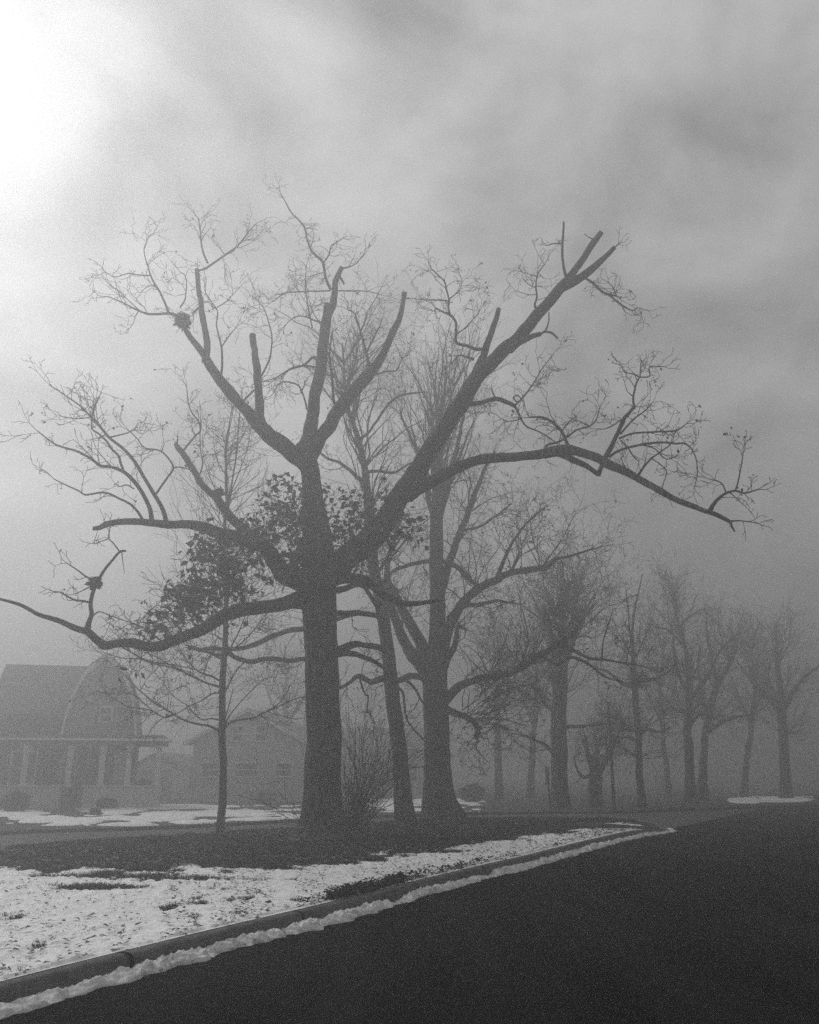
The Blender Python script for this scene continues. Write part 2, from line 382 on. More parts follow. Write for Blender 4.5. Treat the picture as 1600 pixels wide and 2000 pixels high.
# ------------------------------------------------------------------ grass, litter, weeds
rs = np.random.RandomState(11)
def blades(name, label, PXs, PYs, z, hmin, hmax, wbl, m, nb=6, seed=1):
    r = np.random.RandomState(seed); X, Y = gr_arr(PXs, PYs, z); n = len(X)
    X = np.repeat(X, nb); Y = np.repeat(Y, nb); N_ = n * nb
    X = X + r.normal(0, .035, N_); Y = Y + r.normal(0, .035, N_)
    a = r.rand(N_) * 6.283; h = r.uniform(hmin, hmax, N_); ln = h * r.uniform(.4, 2.2, N_)
    wv = wbl * r.uniform(.6, 1.4, N_)
    cx, sx = np.cos(a), np.sin(a)
    b0 = np.stack([X - sx * wv, Y + cx * wv, np.full(N_, z - .015)], 1); b1 = np.stack([X + sx * wv, Y - cx * wv, np.full(N_, z - .015)], 1)
    mdl = np.stack([X + cx * ln * .35, Y + sx * ln * .35, z + h * .65], 1); tp = np.stack([X + cx * ln, Y + sx * ln, z + h], 1)
    V = np.stack([b0, b1, mdl + (b1 - b0) * .35, mdl - (b1 - b0) * .35, tp], 1).reshape(-1, 3); i = np.arange(N_)[:, None] * 5
    T = np.concatenate([i + np.array([0, 1, 2]), i + np.array([0, 2, 3]), i + np.array([3, 2, 4])])
    tag(np_mesh(name, V, T, m, smooth=False), label, kind='stuff')
n = 60000
gx = rs.uniform(-60, 1300, n); lo = np.interp(gx, [p[0] for p in back_px][::-1], [p[1] for p in back_px][::-1]); hi = np.interp(gx, top_px[:, 0], top_px[:, 1]) + 14
gy = lo + (hi - lo) * rs.rand(n); ok = hi > lo + 1
X_, Y_ = gr_arr(gx, gy, HK); ok &= snow_t(X_, Y_, gx, gy) < .004
ok &= (fbm(X_ * 1.5, Y_ * 1.5, 3) > .36) & (tipf(X_, Y_) > .97)
blades('grass', 'short dark winter grass around the tree trunks', gx[ok], gy[ok], HK - .012, .03, .075, .006, M['grass'])
n = 50000
gx = rs.uniform(-60, 1290, n); lo = np.interp(gx, top_px[:, 0], top_px[:, 1]); hi = np.interp(gx, kb_all[:, 0], kb_all[:, 1]) - 2
gy = lo + (hi - lo) * rs.rand(n) ; X_, Y_ = gr_arr(gx, gy, HK); s_ = snow_t(X_, Y_, gx, gy)
ok = (s_ < .0015) | ((rs.rand(n) < .012) & (fbm(X_ * 1.3 + 5, Y_ * 1.3, 3) > .52))
blades('grass', 'grass tufts poking through the snow by the kerb', gx[ok & (tipf(X_, Y_) > .97)], gy[ok & (tipf(X_, Y_) > .97)], HK - .012, .025, .06, .006, M['grass'], seed=4)
# weeds along the back of the kerb
wx = np.concatenate([rs.normal(705, 32, 330), rs.uniform(640, 900, 110), rs.normal(765, 16, 90), rs.uniform(900, 1200, 50)])
wy = np.interp(wx, kb_all[:, 0], kb_all[:, 1]) - 1.5 - np.abs(rs.normal(0, 3.5, len(wx)))
X_, Y_ = gr_arr(wx, wy, HK); C = []
for x, y in zip(X_, Y_):
    h = rs.uniform(.03, .13)
    for k in range(9): C.append((x + rs.normal(0, .04), y + rs.normal(0, .04), HK + h * rs.rand() + .005))
tag(leaf_mesh('weeds', np.array(C), .05, M['evergreen'], rng=np.random.RandomState(5), droop=.3), 'low leafy weeds along the back edge of the kerb', kind='stuff')
# fallen leaves on the snow and the gutter ridge
lx = np.concatenate([rs.uniform(-20, 1250, 1500), rs.normal(480, 130, 400)]); lx = lx[fbm(lx * .02, lx * 0 + 3, 3) > .35]; hi = np.interp(lx, kb_all[:, 0], kb_all[:, 1]); lo = np.interp(lx, top_px[:, 0], top_px[:, 1])
ly = lo + (hi - lo) * rs.rand(len(lx)) ** .9; X_, Y_ = gr_arr(lx, ly, HK + .04)
C = np.stack([X_, Y_, np.full(len(X_), HK + .05)], 1)
lx2 = rs.uniform(200, 1150, 90); ly2 = np.interp(lx2, kb_all[:, 0], kb_all[:, 1]) + rs.uniform(14, 40, 90) * np.interp(lx2, [200, 1150], [1.6, .4])
X2, Y2 = gr_arr(lx2, ly2, .02); C = np.vstack([C, np.stack([X2, Y2, np.full(90, .018)], 1)])
tag(leaf_mesh('fallen_leaves', C, .065, M['leaf'], rng=np.random.RandomState(8), flat=True), 'scattered brown leaves lying on snow and road edge', kind='stuff')

n = 2600; gx = rs.uniform(-40, 1230, n); lo = np.interp(gx, [p[0] for p in back_px][::-1], [p[1] for p in back_px][::-1]) + 1; hi = np.interp(gx, top_px[:, 0], top_px[:, 1]) + 8
gy = lo + (hi - lo) * rs.rand(n); X_, Y_ = gr_arr(gx, gy, HK + .03); k_ = (fbm(X_ * .7, Y_ * .7 + 4, 3) > .42) & (hi > lo + 3)
tag(leaf_mesh('fallen_leaves', np.stack([X_, Y_, np.full(n, HK + .035)], 1)[k_], .10, M['leaf'], rng=np.random.RandomState(18), flat=True), 'brown leaves scattered over the dark lawn under the trees', kind='stuff')
# ------------------------------------------------------------------ trees
def nrmz(v): return v / (np.linalg.norm(v) + 1e-9)
def grow(T, tips, p, d, Ln, r, lev, R, up=.08, wander=.28, step=.28, dens=1.0, ang=(30, 65), rmin=.0055):
    n = max(3, int(Ln / step)); P = [p.copy()]; rr = [r]; d = nrmz(d)
    for i in range(1, n + 1):
        d = nrmz(d + R.normal(0, wander, 3) * (.6 if i == 1 else 1) + np.array([0, 0, up]))
        p = p + d * (Ln / n); P.append(p.copy()); ri = max(rmin, r * (1 - .78 * i / n)); rr.append(ri)
        if lev > 0 and R.rand() < dens * (.85 if i < n else 1):
            ax = nrmz(np.cross(d, R.normal(size=3))); a = math.radians(R.uniform(*ang))
            cd = d * math.cos(a) + ax * math.sin(a)
            grow(T, tips, p, cd, Ln * R.uniform(.35, .68) * (1 - .35 * i / n), max(rmin, ri * .62), lev - 1, R, up, wander, step, dens, ang, rmin)
    T.add(P, rr, 5 if r > .03 else 3, cap=False)
    tips.append(P[-1])

class Tree:
    def __init__(s, name, label, base_px, base_z, group=None, bark='bark', seed=1, cat='tree', dY=0):
        b = gr(base_px[0], base_px[1], base_z); b[1] += dY
        s.Y = b[1]; s.root = empty(name, tuple(b), label, cat, group); s.base = b
        s.lines = []; s.crown = Tubes(); s.tips = []; s.R = np.random.RandomState(seed); s.bark = M[bark]
        s.leaf_pts = []
    def line(s, pts, dY=0.0, step=.12, y0=None, rad_jit=.0, crook=.02):
        """pts: (px, py, width px). First point takes its depth from the nearest line already there."""
        pts = np.array(pts, float)
        if y0 is None:
            best = None
            for Lp, Lw in s.lines:
                dd = np.hypot(Lp[:, 0] - pts[0, 0], Lp[:, 1] - pts[0, 1]); k = int(np.argmin(dd))
                if best is None or dd[k] < best[0]: best = (dd[k], Lw[k][1])
            y0 = best[1] if best else s.Y
        seg = np.r_[0, np.cumsum(np.hypot(np.diff(pts[:, 0]), np.diff(pts[:, 1])))]; fr = seg / seg[-1]
        W = []
        for (x, y, w_), f_ in zip(pts, fr):
            Y = y0 + dY * f_; P = at(x, y, Y); W.append([P[0], P[1], P[2], rad(w_, P), x, y])
        C = curve(W, step)
        h = np.cumsum(np.r_[0, np.linalg.norm(np.diff(C[:, :3], axis=0), axis=1)])
        if crook:
            o_ = s.R.rand() * 100; amp = crook * np.minimum(1, h / .6)
            C[:, 0] += (fbm(h * 1.3 + o_, h * 0, 3) - .5) * 2 * amp; C[:, 2] += (fbm(h * 1.3 + o_, h * 0 + 7, 3) - .5) * 2 * amp
            C[:, 1] += (fbm(h * .8 + o_, h * 0 + 15, 2) - .5) * 6 * amp
        s.lines.append((C[:, 4:6], C[:, :3]))
        return C
    def trunk(s, pts, flare=.35, ridge=.05, sides=72, step=.08, y0=None, fh=.45, crook=.03):
        C = s.line(pts, 0, step, y0=s.Y if y0 is None else y0, crook=crook); P = C[:, :3]; R_ = C[:, 3]
        P = np.vstack([P[0] - np.array([0, 0, .25]), P]); R_ = np.r_[R_[0], R_]
        t = np.gradient(P, axis=0); t /= np.linalg.norm(t, axis=1)[:, None]
        a = np.cross(t, np.array([0, 1, 0])); a /= np.linalg.norm(a, axis=1)[:, None]; b = np.cross(t, a)
        th = np.arange(sides) * 2 * math.pi / sides + math.pi / 2 ; h = P[:, 2] - P[1, 2]
        sd_ = s.R.rand() * 50
        lob = 1 + flare * np.exp(-np.clip(h, 0, None) / fh)[:, None] * (.35 + .9 * vn(th[None, :] * 1.6 + sd_, h[:, None] * .15 + sd_))
        nz = fbm(np.cos(th)[None, :] * 4 * sides / 40 + 9 + sd_, np.sin(th)[None, :] * 4 * sides / 40 + h[:, None] * .55, 4) - .5
        big = fbm(np.cos(th)[None, :] * .9 + sd_, np.sin(th)[None, :] * .9 + h[:, None] * .6, 3) - .5
        rr = R_[:, None] * lob * (1 + ridge * 2 * nz + .16 * big)
        V = P[:, None, :] + rr[..., None] * (np.cos(th)[None, :, None] * a[:, None, :] + np.sin(th)[None, :, None] * b[:, None, :])
        n = len(P); i = np.arange(n - 1)[:, None] * sides; j = np.arange(sides)[None, :]; j2 = (j + 1) % sides
        Q = np.stack([i + j, i + j2, i + sides + j2, i + sides + j], -1).reshape(-1, 4)
        np_mesh('trunk', V.reshape(-1, 3), Q, s.bark, s.root)
    def limb(s, pts, dY=0.0, tw=None, sides=18, rough=.20, crook=.055, collar=True, own=True, dens=.8):
        C = s.line(pts, dY, crook=crook); P = C[:, :3]; R_ = C[:, 3].copy()
        if collar:
            h = np.cumsum(np.r_[0, np.linalg.norm(np.diff(P, axis=0), axis=1)]); R_ *= 1 + .28 * np.exp(-h / (2.2 * R_[0] + .05))
        if own:
            T = Tubes(); T.add(P, R_, sides, True, rough, s.R.rand() * 40); T.build('limb', s.bark, s.root)
        else: s.crown.add(P, R_, 7 if R_[0] > .04 else 5, True, .06, s.R.rand() * 40)
        if tw: s.sprout(C, *tw, dens=dens)
        return C
    def br(s, pts, dY=0.0, tw=(1.6, .9, 2, .2)): return s.limb(pts, dY, tw, collar=False, own=False, crook=.02)
    def sprout(s, C, per_m, Ln, lev, start=.25, up=.05, dens=.8, wander=.33, r=None):
        P = C[:, :3]; R_ = C[:, 3]; h = np.cumsum(np.r_[0, np.linalg.norm(np.diff(P, axis=0), axis=1)])
        n = int(h[-1] * (1 - start) * per_m * 1.8) + 1
        for k in range(n):
            u = h[-1] * (start + (1 - start) * s.R.rand()); i = min(len(P) - 2, int(np.searchsorted(h, u)))
            t = nrmz(P[i + 1] - P[i]); ax = nrmz(np.cross(t, s.R.normal(size=3))); a = math.radians(s.R.uniform(35, 80))
            d = t * math.cos(a) + ax * math.sin(a)
            l_ = Ln * s.R.uniform(.5, 1.3)
            grow(s.crown, s.tips, P[i], d, l_, min(R_[i] * .55, r or (.009 + l_ * .009)), lev, s.R, up, wander, .17, dens)
        i = len(P) - 1
        for k in range(2):
            grow(s.crown, s.tips, P[i], nrmz(P[i] - P[i - 2]) + s.R.normal(0, .4, 3), Ln * .9, min(R_[i] * .8, .012), lev, s.R, up, wander, .17, dens)
    def leaves(s, frac=.03, size=.12, extra=None, esize=None):
        pts = []
        for p in s.tips:
            if s.R.rand() < frac:
                for k in range(s.R.randint(1, 4)): pts.append(p + s.R.normal(0, .05, 3))
        if extra is not None: pts.extend(list(extra))
        if extra is not None and esize: pts = np.array(pts); size = np.r_[np.full(len(pts) - len(extra), size), np.full(len(extra), esize)]
        if len(pts): leaf_mesh('leaves', np.array(pts), size, M['leaf'], s.root, rng=np.random.RandomState(int(s.R.randint(1000))))
    def done(s):
        s.crown.build('crown', M['twig'], s.root)

# ---- the big oak in the middle
t1 = Tree('oak_tree', 'large old oak with snow-side trunk, pruned limbs and withered leaves, beside the bare shrub', (628, 1638), HK, seed=21)
t1.root['label'] = 'largest old oak, pruned limbs spread over the lawn, clumps of withered leaves at mid height'
t1.trunk([(629, 1640, 82), (630, 1590, 74), (631, 1530, 70), (632, 1450, 67), (631, 1380, 65), (629, 1300, 64), (626, 1240, 64), (624, 1190, 68), (623, 1140, 72), (622, 1090, 66), (617, 1040, 56),
          (612, 990, 44), (608, 950, 37), (603, 915, 36), (597, 885, 34), (592, 868, 26)], flare=.85, ridge=.09, sides=120, step=.06, fh=.32)
# left upper limb and its branches
t1.limb([(603, 908, 33), (575, 885, 31), (548, 867, 30), (518, 843, 27), (495, 820, 25), (477, 797, 22), (459, 778, 21), (440, 755, 20), (425, 737, 18), (408, 712, 17), (398, 697, 13), (383, 676, 12), (363, 648, 10), (352, 628, 7)], -2.0, (0.35, .7, 2, .3))
t1.limb([(401, 706, 12), (404, 680, 12), (404, 649, 12), (397, 610, 11), (390, 575, 10), (386, 548, 9.5), (384, 526, 9)], .4, None)
b = t1.br([(384, 528, 4), (400, 525, 4.5), (425, 508, 4.5), (445, 493, 4), (462, 479, 3.6), (483, 455, 2.6), (497, 440, 1.8)], .8, (2.4, .9, 2, .15))
t1.br([(406, 514, 4), (398, 495, 4), (394, 475, 3.5), (392, 455, 3.2), (388, 428, 2.6)], .3, (2, .8, 2, .2))
t1.br([(352, 620, 6), (335, 612, 6), (315, 611, 5), (290, 612, 4.6), (270, 606, 4), (245, 594, 3), (213, 580, 2)], -1, (1.8, .9, 2, .3))
t1.br([(272, 606, 2.5), (255, 590, 2), (235, 570, 2), (222, 560, 1.6)], -.4)
t1.br([(330, 611, 5), (322, 590, 4.5), (311, 567, 4), (297, 545, 4), (290, 525, 3), (284, 505, 2.4), (282, 487, 2), (290, 468, 1.6)], -.3, (2.2, .9, 2, .3))
t1.br([(293, 538, 3), (270, 536, 2.6), (250, 532, 2.4), (225, 539, 2), (205, 530, 1.5)], -.5, (2, .7, 2, .3))
t1.br([(352, 600, 3), (362, 585, 2.6), (366, 560, 2.2), (362, 540, 2), (352, 532, 1.5)], .3)
t1.br([(375, 612, 3), (390, 600, 2.6), (378, 615, 2)], .2, (3, .6, 2, .2))
t1.br([(432, 733, 5), (435, 705, 4.4), (434, 680, 4), (428, 655, 3.2), (423, 636, 3), (425, 608, 2.6), (413, 590, 2.2), (402, 572, 2)], .4, (1.8, .8, 2, .2))
t1.br([(434, 676, 2.5), (448, 655, 2.2), (460, 640, 1.6)], .2)
t1.br([(424, 600, 2.2), (440, 590, 2), (455, 575, 1.6)], .2)
t1.br([(474, 785, 4), (488, 770, 4), (500, 760, 4)], .1, None)
# the upright stub
t1.limb([(514, 838, 18), (507, 810, 17), (505, 780, 16), (503, 745, 15.5), (500, 710, 14), (496, 680, 12.5), (491, 652, 12)], .5, None)
t1.br([(506, 742, 4), (517, 722, 4), (527, 700, 3.6), (530, 680, 3), (531, 655, 3), (524, 625, 2.4), (514, 600, 2), (500, 584, 1.6)], .8, (2.4, 1.0, 2, .2))
# centre limb
t1.limb([(597, 885, 28), (602, 850, 26), (609, 815, 23), (617, 770, 22), (624, 730, 21), (630, 690, 20.5), (635, 650, 20), (638, 620, 19), (646, 592, 15), (653, 568, 12.5), (660, 545, 11), (668, 525, 9.5)], 1.0, None, rough=.22)
t1.limb([(637, 640, 12), (636, 618, 11), (637, 594, 9)], -.2, None)
t1.br([(646, 565, 6), (637, 545, 5.5), (633, 525, 5.6), (630, 512, 5.5), (618, 500, 5), (607, 487, 4.6), (600, 465, 4.2), (596, 445, 4), (583, 428, 3.4), (570, 415, 3), (558, 395, 2.4), (547, 375, 2)], .6, (1.9, .8, 2, .1))
t1.br([(632, 514, 3), (643, 497, 3), (648, 480, 2.2), (660, 472, 1.8)], .3, (4, .7, 2, .1))
t1.br([(645, 568, 3), (620, 569, 3), (590, 570, 2.6), (560, 572, 2.6), (548, 577, 2.4), (535, 588, 2)], -.8, (2.6, .8, 2, .1))
t1.br([(655, 568, 3), (675, 567, 2.6), (700, 566, 2.2), (725, 569, 1.8), (745, 575, 1.4)], .7, (2, .6, 2, .1))
t1.br([(668, 524, 4), (682, 521, 3), (695, 515, 2), (712, 497, 1.6)], .3, (3, .6, 2, .1))
t1.br([(664, 540, 5), (669, 548, 5), (673, 555, 4)], .2, None)
t1.br([(624, 705, 6), (612, 697, 5.5), (600, 708, 5), (588, 716, 4.4), (568, 722, 3.6), (552, 735, 2.4)], .7, (2.2, 1.0, 2, .2))
t1.br([(615, 717, 5), (598, 714, 4.4), (575, 716, 3.6), (555, 727, 3), (535, 738, 2.2), (512, 745, 1.6)], .9, (2.2, .9, 2, .2))
t1.br([(628, 630, 3.6), (610, 624, 3.2), (590, 617, 2.8), (575, 620, 2.2), (562, 630, 1.8)], .5, (2.2, .8, 2, .2))
t1.br([(600, 800, 4), (595, 780, 3.6), (585, 755, 3.2), (570, 746, 3), (550, 746, 2.6), (538, 760, 2)], .8, (2, .9, 2, .2))
t1.br([(610, 640, 3), (603, 600, 2.6), (597, 560, 2.2), (598, 520, 1.8)], .5, (3.2, .8, 2, .1))
# right-centre limb
t1.limb([(606, 893, 24), (622, 862, 27), (642, 828, 27), (668, 795, 26), (692, 762, 25), (712, 738, 23), (727, 718, 21), (748, 688, 15.5), (765, 655, 14), (776, 630, 12.5), (785, 602, 10), (790, 585, 8.5), (792, 572, 10)], 1.4, None, rough=.22)
t1.br([(720, 722, 7), (719, 703, 6), (713, 680, 5), (706, 655, 4), (700, 632, 3.4), (692, 612, 2.6), (680, 605, 2)], .5, (2.2, .9, 2, .2))
t1.br([(716, 690, 4), (724, 670, 4), (732, 655, 3), (740, 640, 2)], .3, (5, .6, 2, .1))
t1.br([(657, 808, 6), (652, 775, 5.5), (650, 745, 5), (646, 710, 5), (644, 690, 4), (648, 650, 3)], .4, (1.4, .7, 2, .2))
t1.br([(732, 732, 4), (755, 726, 3), (775, 722, 2.2), (785, 700, 1.8)], .6, (2.4, .8, 2, .2))
t1.br([(680, 790, 4), (665, 760, 3), (690, 730, 2.4), (700, 705, 1.8)], .5, (2.2, .9, 2, .2))
# the big right limb
t1.limb([(640, 1125, 46), (668, 1098, 46), (705, 1068, 45), (742, 1030, 44), (770, 990, 42), (792, 958, 39), (815, 920, 36), (838, 882, 34), (862, 846, 33), (886, 808, 32), (908, 768, 32), (930, 738, 30), (957, 710, 27), (985, 683, 25),
         (1008, 664, 24), (1030, 637, 22), (1052, 610, 22), (1078, 585, 21), (1098, 562, 21), (1112, 543, 16), (1130, 514, 13), (1152, 484, 12), (1177, 448, 10.5)], -3.0, None, rough=.2)
t1.limb([(1100, 560, 16), (1122, 550, 15), (1143, 536, 14), (1165, 518, 12.5), (1185, 500, 10), (1201, 484, 8)], -.6, None)
t1.br([(1198, 486, 3), (1207, 478, 2.5), (1212, 474, 1.6)], -.1, (4, .3, 1, .1))
t1.br([(1160, 468, 3), (1150, 463, 2), (1141, 456, 1.5)], 0, None)
t1.br([(1107, 545, 7), (1101, 520, 5.6), (1099, 495, 5.2), (1099, 468, 4.8), (1101, 433, 4)], .2, None)
t1.br([(1099, 476, 3.6), (1085, 475, 2.4), (1069, 479, 2)], .2, (4, .3, 1, .2))
t1.br([(1142, 542, 5), (1157, 551, 5.2), (1168, 562, 5.2), (1178, 571, 5), (1191, 576, 4.6), (1205, 579, 4.4)], -.6, (2.2, .6, 2, .2))
t1.br([(1190, 576, 4.4), (1204, 588, 4.2), (1218, 598, 3.8), (1235, 607, 3), (1245, 602, 2), (1256, 605, 1.6)], -.4, (2.4, .6, 2, .4))
t1.br([(1204, 577, 3), (1197, 560, 2.4), (1188, 551, 2)], .1, (4, .6, 2, .4))
t1.br([(1052, 606, 7), (1045, 596, 4.4), (1049, 578, 3.6), (1047, 559, 3.2), (1050, 536, 2.6), (1063, 518, 1.8)], .4, (2.6, .9, 2, .2))
t1.br([(1046, 562, 2.4), (1034, 556, 2), (1024, 548, 1.6)], .2, (3, .5, 2, .2))
t1.limb([(995, 683, 14), (1012, 672, 12), (1031, 666, 10.5), (1056, 656, 9)], -.5, None)
t1.br([(1057, 652, 4), (1066, 645, 3.6), (1072, 628, 3), (1073, 608, 2.2)], .1, None)
t1.br([(1060, 648, 4), (1075, 650, 5), (1089, 662, 4)], -.1, None)
t1.limb([(930, 742, 22), (938, 715, 19), (945, 690, 14), (955, 662, 12), (966, 631, 10.5), (975, 606, 9)], .5, None)
t1.br([(944, 682, 8), (930, 682, 7), (912, 675, 6.4), (892, 668, 6), (891, 648, 5.6), (890, 628, 5), (880, 616, 4.4), (866, 609, 3.6), (850, 601, 3)], .8, (1.6, .8, 2, .3))
t1.br([(879, 614, 4.4), (876, 598, 4), (878, 585, 4), (873, 567, 3.6), (868, 550, 3.2), (856, 538, 3), (843, 526, 2.4)], .5, (2.6, .8, 2, .2))
t1.br([(879, 583, 3), (890, 573, 2.6), (900, 562, 2.2), (903, 545, 1.6)], .2, (4, .7, 2, .2))
t1.br([(877, 588, 3), (855, 585, 2.6), (830, 584, 2.2), (808, 582, 1.6)], .4, (2.8, .6, 2, .2))
t1.br([(893, 652, 3), (912, 638, 2.6), (926, 622, 2), (935, 610, 1.5)], -.2, (3, .6, 2, .2))
t1.br([(925, 702, 6), (912, 698, 4), (898, 694, 3), (886, 705, 2)], .4, (3, .8, 2, .1))
t1.limb([(900, 790, 12), (918, 789, 10), (941, 787, 9), (969, 780, 9), (990, 786, 8.5), (1006, 793, 7.5)], -.8, None, crook=.01)
t1.br([(969, 780, 3), (963, 768, 2.6), (960, 760, 2.4)], 0, None)
t1.br([(1005, 792, 6), (1013, 808, 4.6), (1019, 822, 4), (1029, 834, 3.6), (1048, 842, 3), (1066, 851, 3), (1082, 862, 2.6)], -.5, (2, .8, 2, .2))
t1.br([(1007, 791, 4), (1022, 775, 3.6), (1035, 758, 3), (1048, 738, 2.6), (1058, 722, 2.2), (1075, 700, 1.6)], .3, (3.4, .8, 2, .1))
t1.br([(1010, 786, 3), (1003, 777, 2.6), (1010, 772, 2.4), (1020, 778, 2.2)], 0, (4, .5, 1, .1))
t1.br([(1020, 818, 3), (1000, 822, 2.2), (985, 820, 1.8), (968, 808, 1.4)], .3, (2.5, .7, 2, .2))
# the arching limb out over the road
t1.limb([(797, 965, 28), (822, 951, 26), (850, 938, 23), (890, 916, 21), (930, 900, 19), (970, 893, 18.5), (1010, 890, 18), (1050, 887, 19), (1085, 880, 21), (1112, 877, 20), (1140, 884, 17), (1168, 895, 17), (1190, 908, 18), (1212, 917, 17), (1245, 935, 14),
         (1280, 954, 12.5), (1320, 976, 11.5), (1345, 986, 10.5), (1375, 997, 9.5), (1400, 1004, 8.5), (1425, 1016, 6.5), (1430, 1025, 5), (1437, 1036, 3)], -6.5, None, rough=.24, crook=.02)
t1.limb([(1095, 885, 14), (1115, 897, 12), (1137, 908, 11), (1155, 919, 9), (1170, 930, 9)], -.3, None)
t1.limb([(1168, 929, 8), (1178, 908, 8), (1190, 885, 9.5), (1200, 866, 9), (1208, 848, 8), (1220, 822, 7), (1230, 810, 6.4), (1240, 798, 6)], -.6, (1.6, .6, 2, .3))
t1.br([(1239, 799, 5.4), (1237, 778, 4.4), (1240, 762, 4), (1244, 748, 4), (1250, 737, 3.6)], -.1, (2, .6, 2, .2))
t1.br([(1250, 737, 3), (1238, 731, 2.6), (1222, 727, 2.2), (1214, 714, 1.6)], 0, (3, .4, 1, .2))
t1.br([(1250, 737, 3), (1251, 720, 2.4), (1252, 705, 1.8)], .1, (3, .4, 1, .2))
t1.br([(1250, 737, 3), (1269, 735, 2.6), (1269, 718, 2.4), (1297, 718, 1.8)], -.2, (3, .4, 1, .2))
t1.br([(1212, 848, 5), (1225, 833, 4), (1240, 817, 3.6), (1262, 800, 2.6), (1275, 785, 1.8)], -.2, (3, .6, 2, .2))
t1.br([(1209, 857, 5), (1222, 851, 4.4), (1240, 846, 4.4), (1278, 844, 4), (1315, 843, 3.4), (1330, 838, 2.6), (1342, 828, 2)], -.6, (2.4, .6, 2, .2))
t1.br([(1190, 893, 6), (1205, 882, 5.6), (1225, 874, 5.2), (1247, 869, 5.2), (1270, 865, 5), (1295, 864, 4.8), (1319, 867, 4.4), (1337, 867, 3.8), (1352, 878, 3), (1361, 900, 2.6), (1363, 925, 2.2), (1357, 950, 1.6)], -.9, (2.2, .6, 2, .2))
t1.br([(1246, 931, 7), (1252, 920, 5.6), (1262, 906, 5), (1275, 893, 4), (1290, 882, 3.4), (1306, 871, 2.6)], -.3, (2.6, .5, 2, .2))
t1.br([(1258, 869, 3.4), (1280, 877, 2.8), (1295, 893, 2.6), (1308, 897, 2.2), (1322, 890, 1.8)], -.1, (3, .5, 2, .2))
t1.br([(1272, 895, 2.4), (1290, 907, 2.4), (1303, 921, 2.2), (1298, 940, 2), (1294, 955, 1.6)], -.2, (2, .4, 1, .2))
t1.br([(1245, 928, 3), (1232, 922, 2.6), (1220, 910, 2.2), (1214, 895, 1.6)], .1, (3, .5, 2, .2))
t1.br([(1212, 860, 3), (1225, 872, 2.8), (1238, 890, 3), (1248, 900, 2)], -.1, (2, .4, 1, .2))
t1.br([(1110, 873, 8), (1103, 855, 6.6), (1096, 840, 6.4), (1084, 827, 6), (1069, 817, 5.4), (1053, 813, 4.6), (1034, 814, 3)], .4, (2.6, .8, 2, .2))
t1.br([(1062, 882, 6), (1069, 870, 5.4), (1091, 863, 4.6), (1109, 852, 4.2), (1128, 838, 3.6), (1153, 830, 3.2), (1166, 817, 2.6), (1172, 795, 2)], -.2, (2.4, .7, 2, .2))
t1.br([(1150, 831, 3), (1142, 828, 2.6), (1130, 822, 2)], 0, (4, .5, 1, .2))
t1.br([(1228, 812, 3.6), (1210, 822, 3), (1195, 832, 2.6), (1180, 838, 2)], .1, (3, .5, 2, .2))
t1.br([(1386, 999, 10), (1394, 985, 8), (1405, 973, 6.4), (1419, 964, 5.4), (1437, 960, 4.4), (1455, 965, 3.4), (1480, 958, 2.6)], -.4, (2.8, .5, 2, .2))
t1.br([(1436, 960, 3.6), (1442, 940, 3), (1447, 915, 2.8), (1452, 885, 2)], -.1, (2, .4, 2, .2))
t1.br([(1418, 962, 3), (1410, 945, 2.6), (1395, 938, 2.4), (1382, 935, 1.6)], 0, (3, .4, 1, .2))
t1.br([(1428, 1018, 4), (1445, 1017, 3), (1470, 1019, 2.4)], -.1, (3, .4, 1, .2))
# lower right limbs
t1.limb([(645, 1136, 22), (665, 1132, 19), (690, 1130, 18), (712, 1133, 17), (728, 1143, 17), (745, 1157, 15), (765, 1168, 13.5), (790, 1177, 12), (815, 1178, 10), (840, 1175, 8.5), (860, 1173, 7)], -1.5, (.5, .6, 2, .4))
t1.limb([(645, 1156, 13), (668, 1150, 12), (695, 1144, 10), (712, 1148, 9), (724, 1162, 8), (733, 1180, 7), (738, 1195, 6)], 2.0, None)
t1.limb([(648, 1200, 12), (668, 1197, 10), (690, 1193, 10), (715, 1195, 10), (735, 1200, 9), (750, 1210, 8)], 2.4, (.6, .7, 2, .3))
t1.limb([(650, 1272, 13), (665, 1265, 11), (687, 1255, 10), (710, 1258, 9.5), (735, 1266, 9), (752, 1275, 7)], 1.8, (1, .7, 2, .3))
t1.limb([(650, 1278, 14), (675, 1277, 12), (699, 1280, 10), (720, 1286, 9), (738, 1294, 8.5), (752, 1304, 7)], 2.2, (1, .6, 2, .3))
# the lower left limb
t1.limb([(600, 1168, 34), (575, 1174, 27), (550, 1180, 25), (525, 1184, 25), (500, 1187, 26), (475, 1190, 26), (450, 1198, 26), (428, 1208, 26), (408, 1222, 25), (388, 1233, 23), (362, 1243, 21), (338, 1252, 21), (312, 1262, 20), (285, 1262, 19), (258, 1256, 18),
         (230, 1256, 17), (205, 1260, 17), (190, 1250, 15), (172, 1234, 13.5), (150, 1227, 12), (115, 1212, 10), (75, 1200, 8), (30, 1178, 6), (-20, 1165, 4)], -8.5, None, rough=.2, crook=.01)
t1.limb([(170, 1232, 11), (174, 1215, 9), (179, 1200, 8), (177, 1182, 7.5), (180, 1162, 7.5), (186, 1145, 7), (194, 1130, 6), (205, 1112, 5.5), (218, 1096, 5), (234, 1078, 4.4), (246, 1076, 4)], -.3, None, crook=0)
t1.br([(234, 1077, 3), (222, 1062, 2.6), (213, 1052, 2.4), (214, 1038, 2)], 0, (2, .4, 1, .2))
t1.br([(213, 1052, 2.2), (198, 1057, 2), (184, 1061, 1.8), (188, 1044, 1.4)], 0, (2, .3, 1, .2))
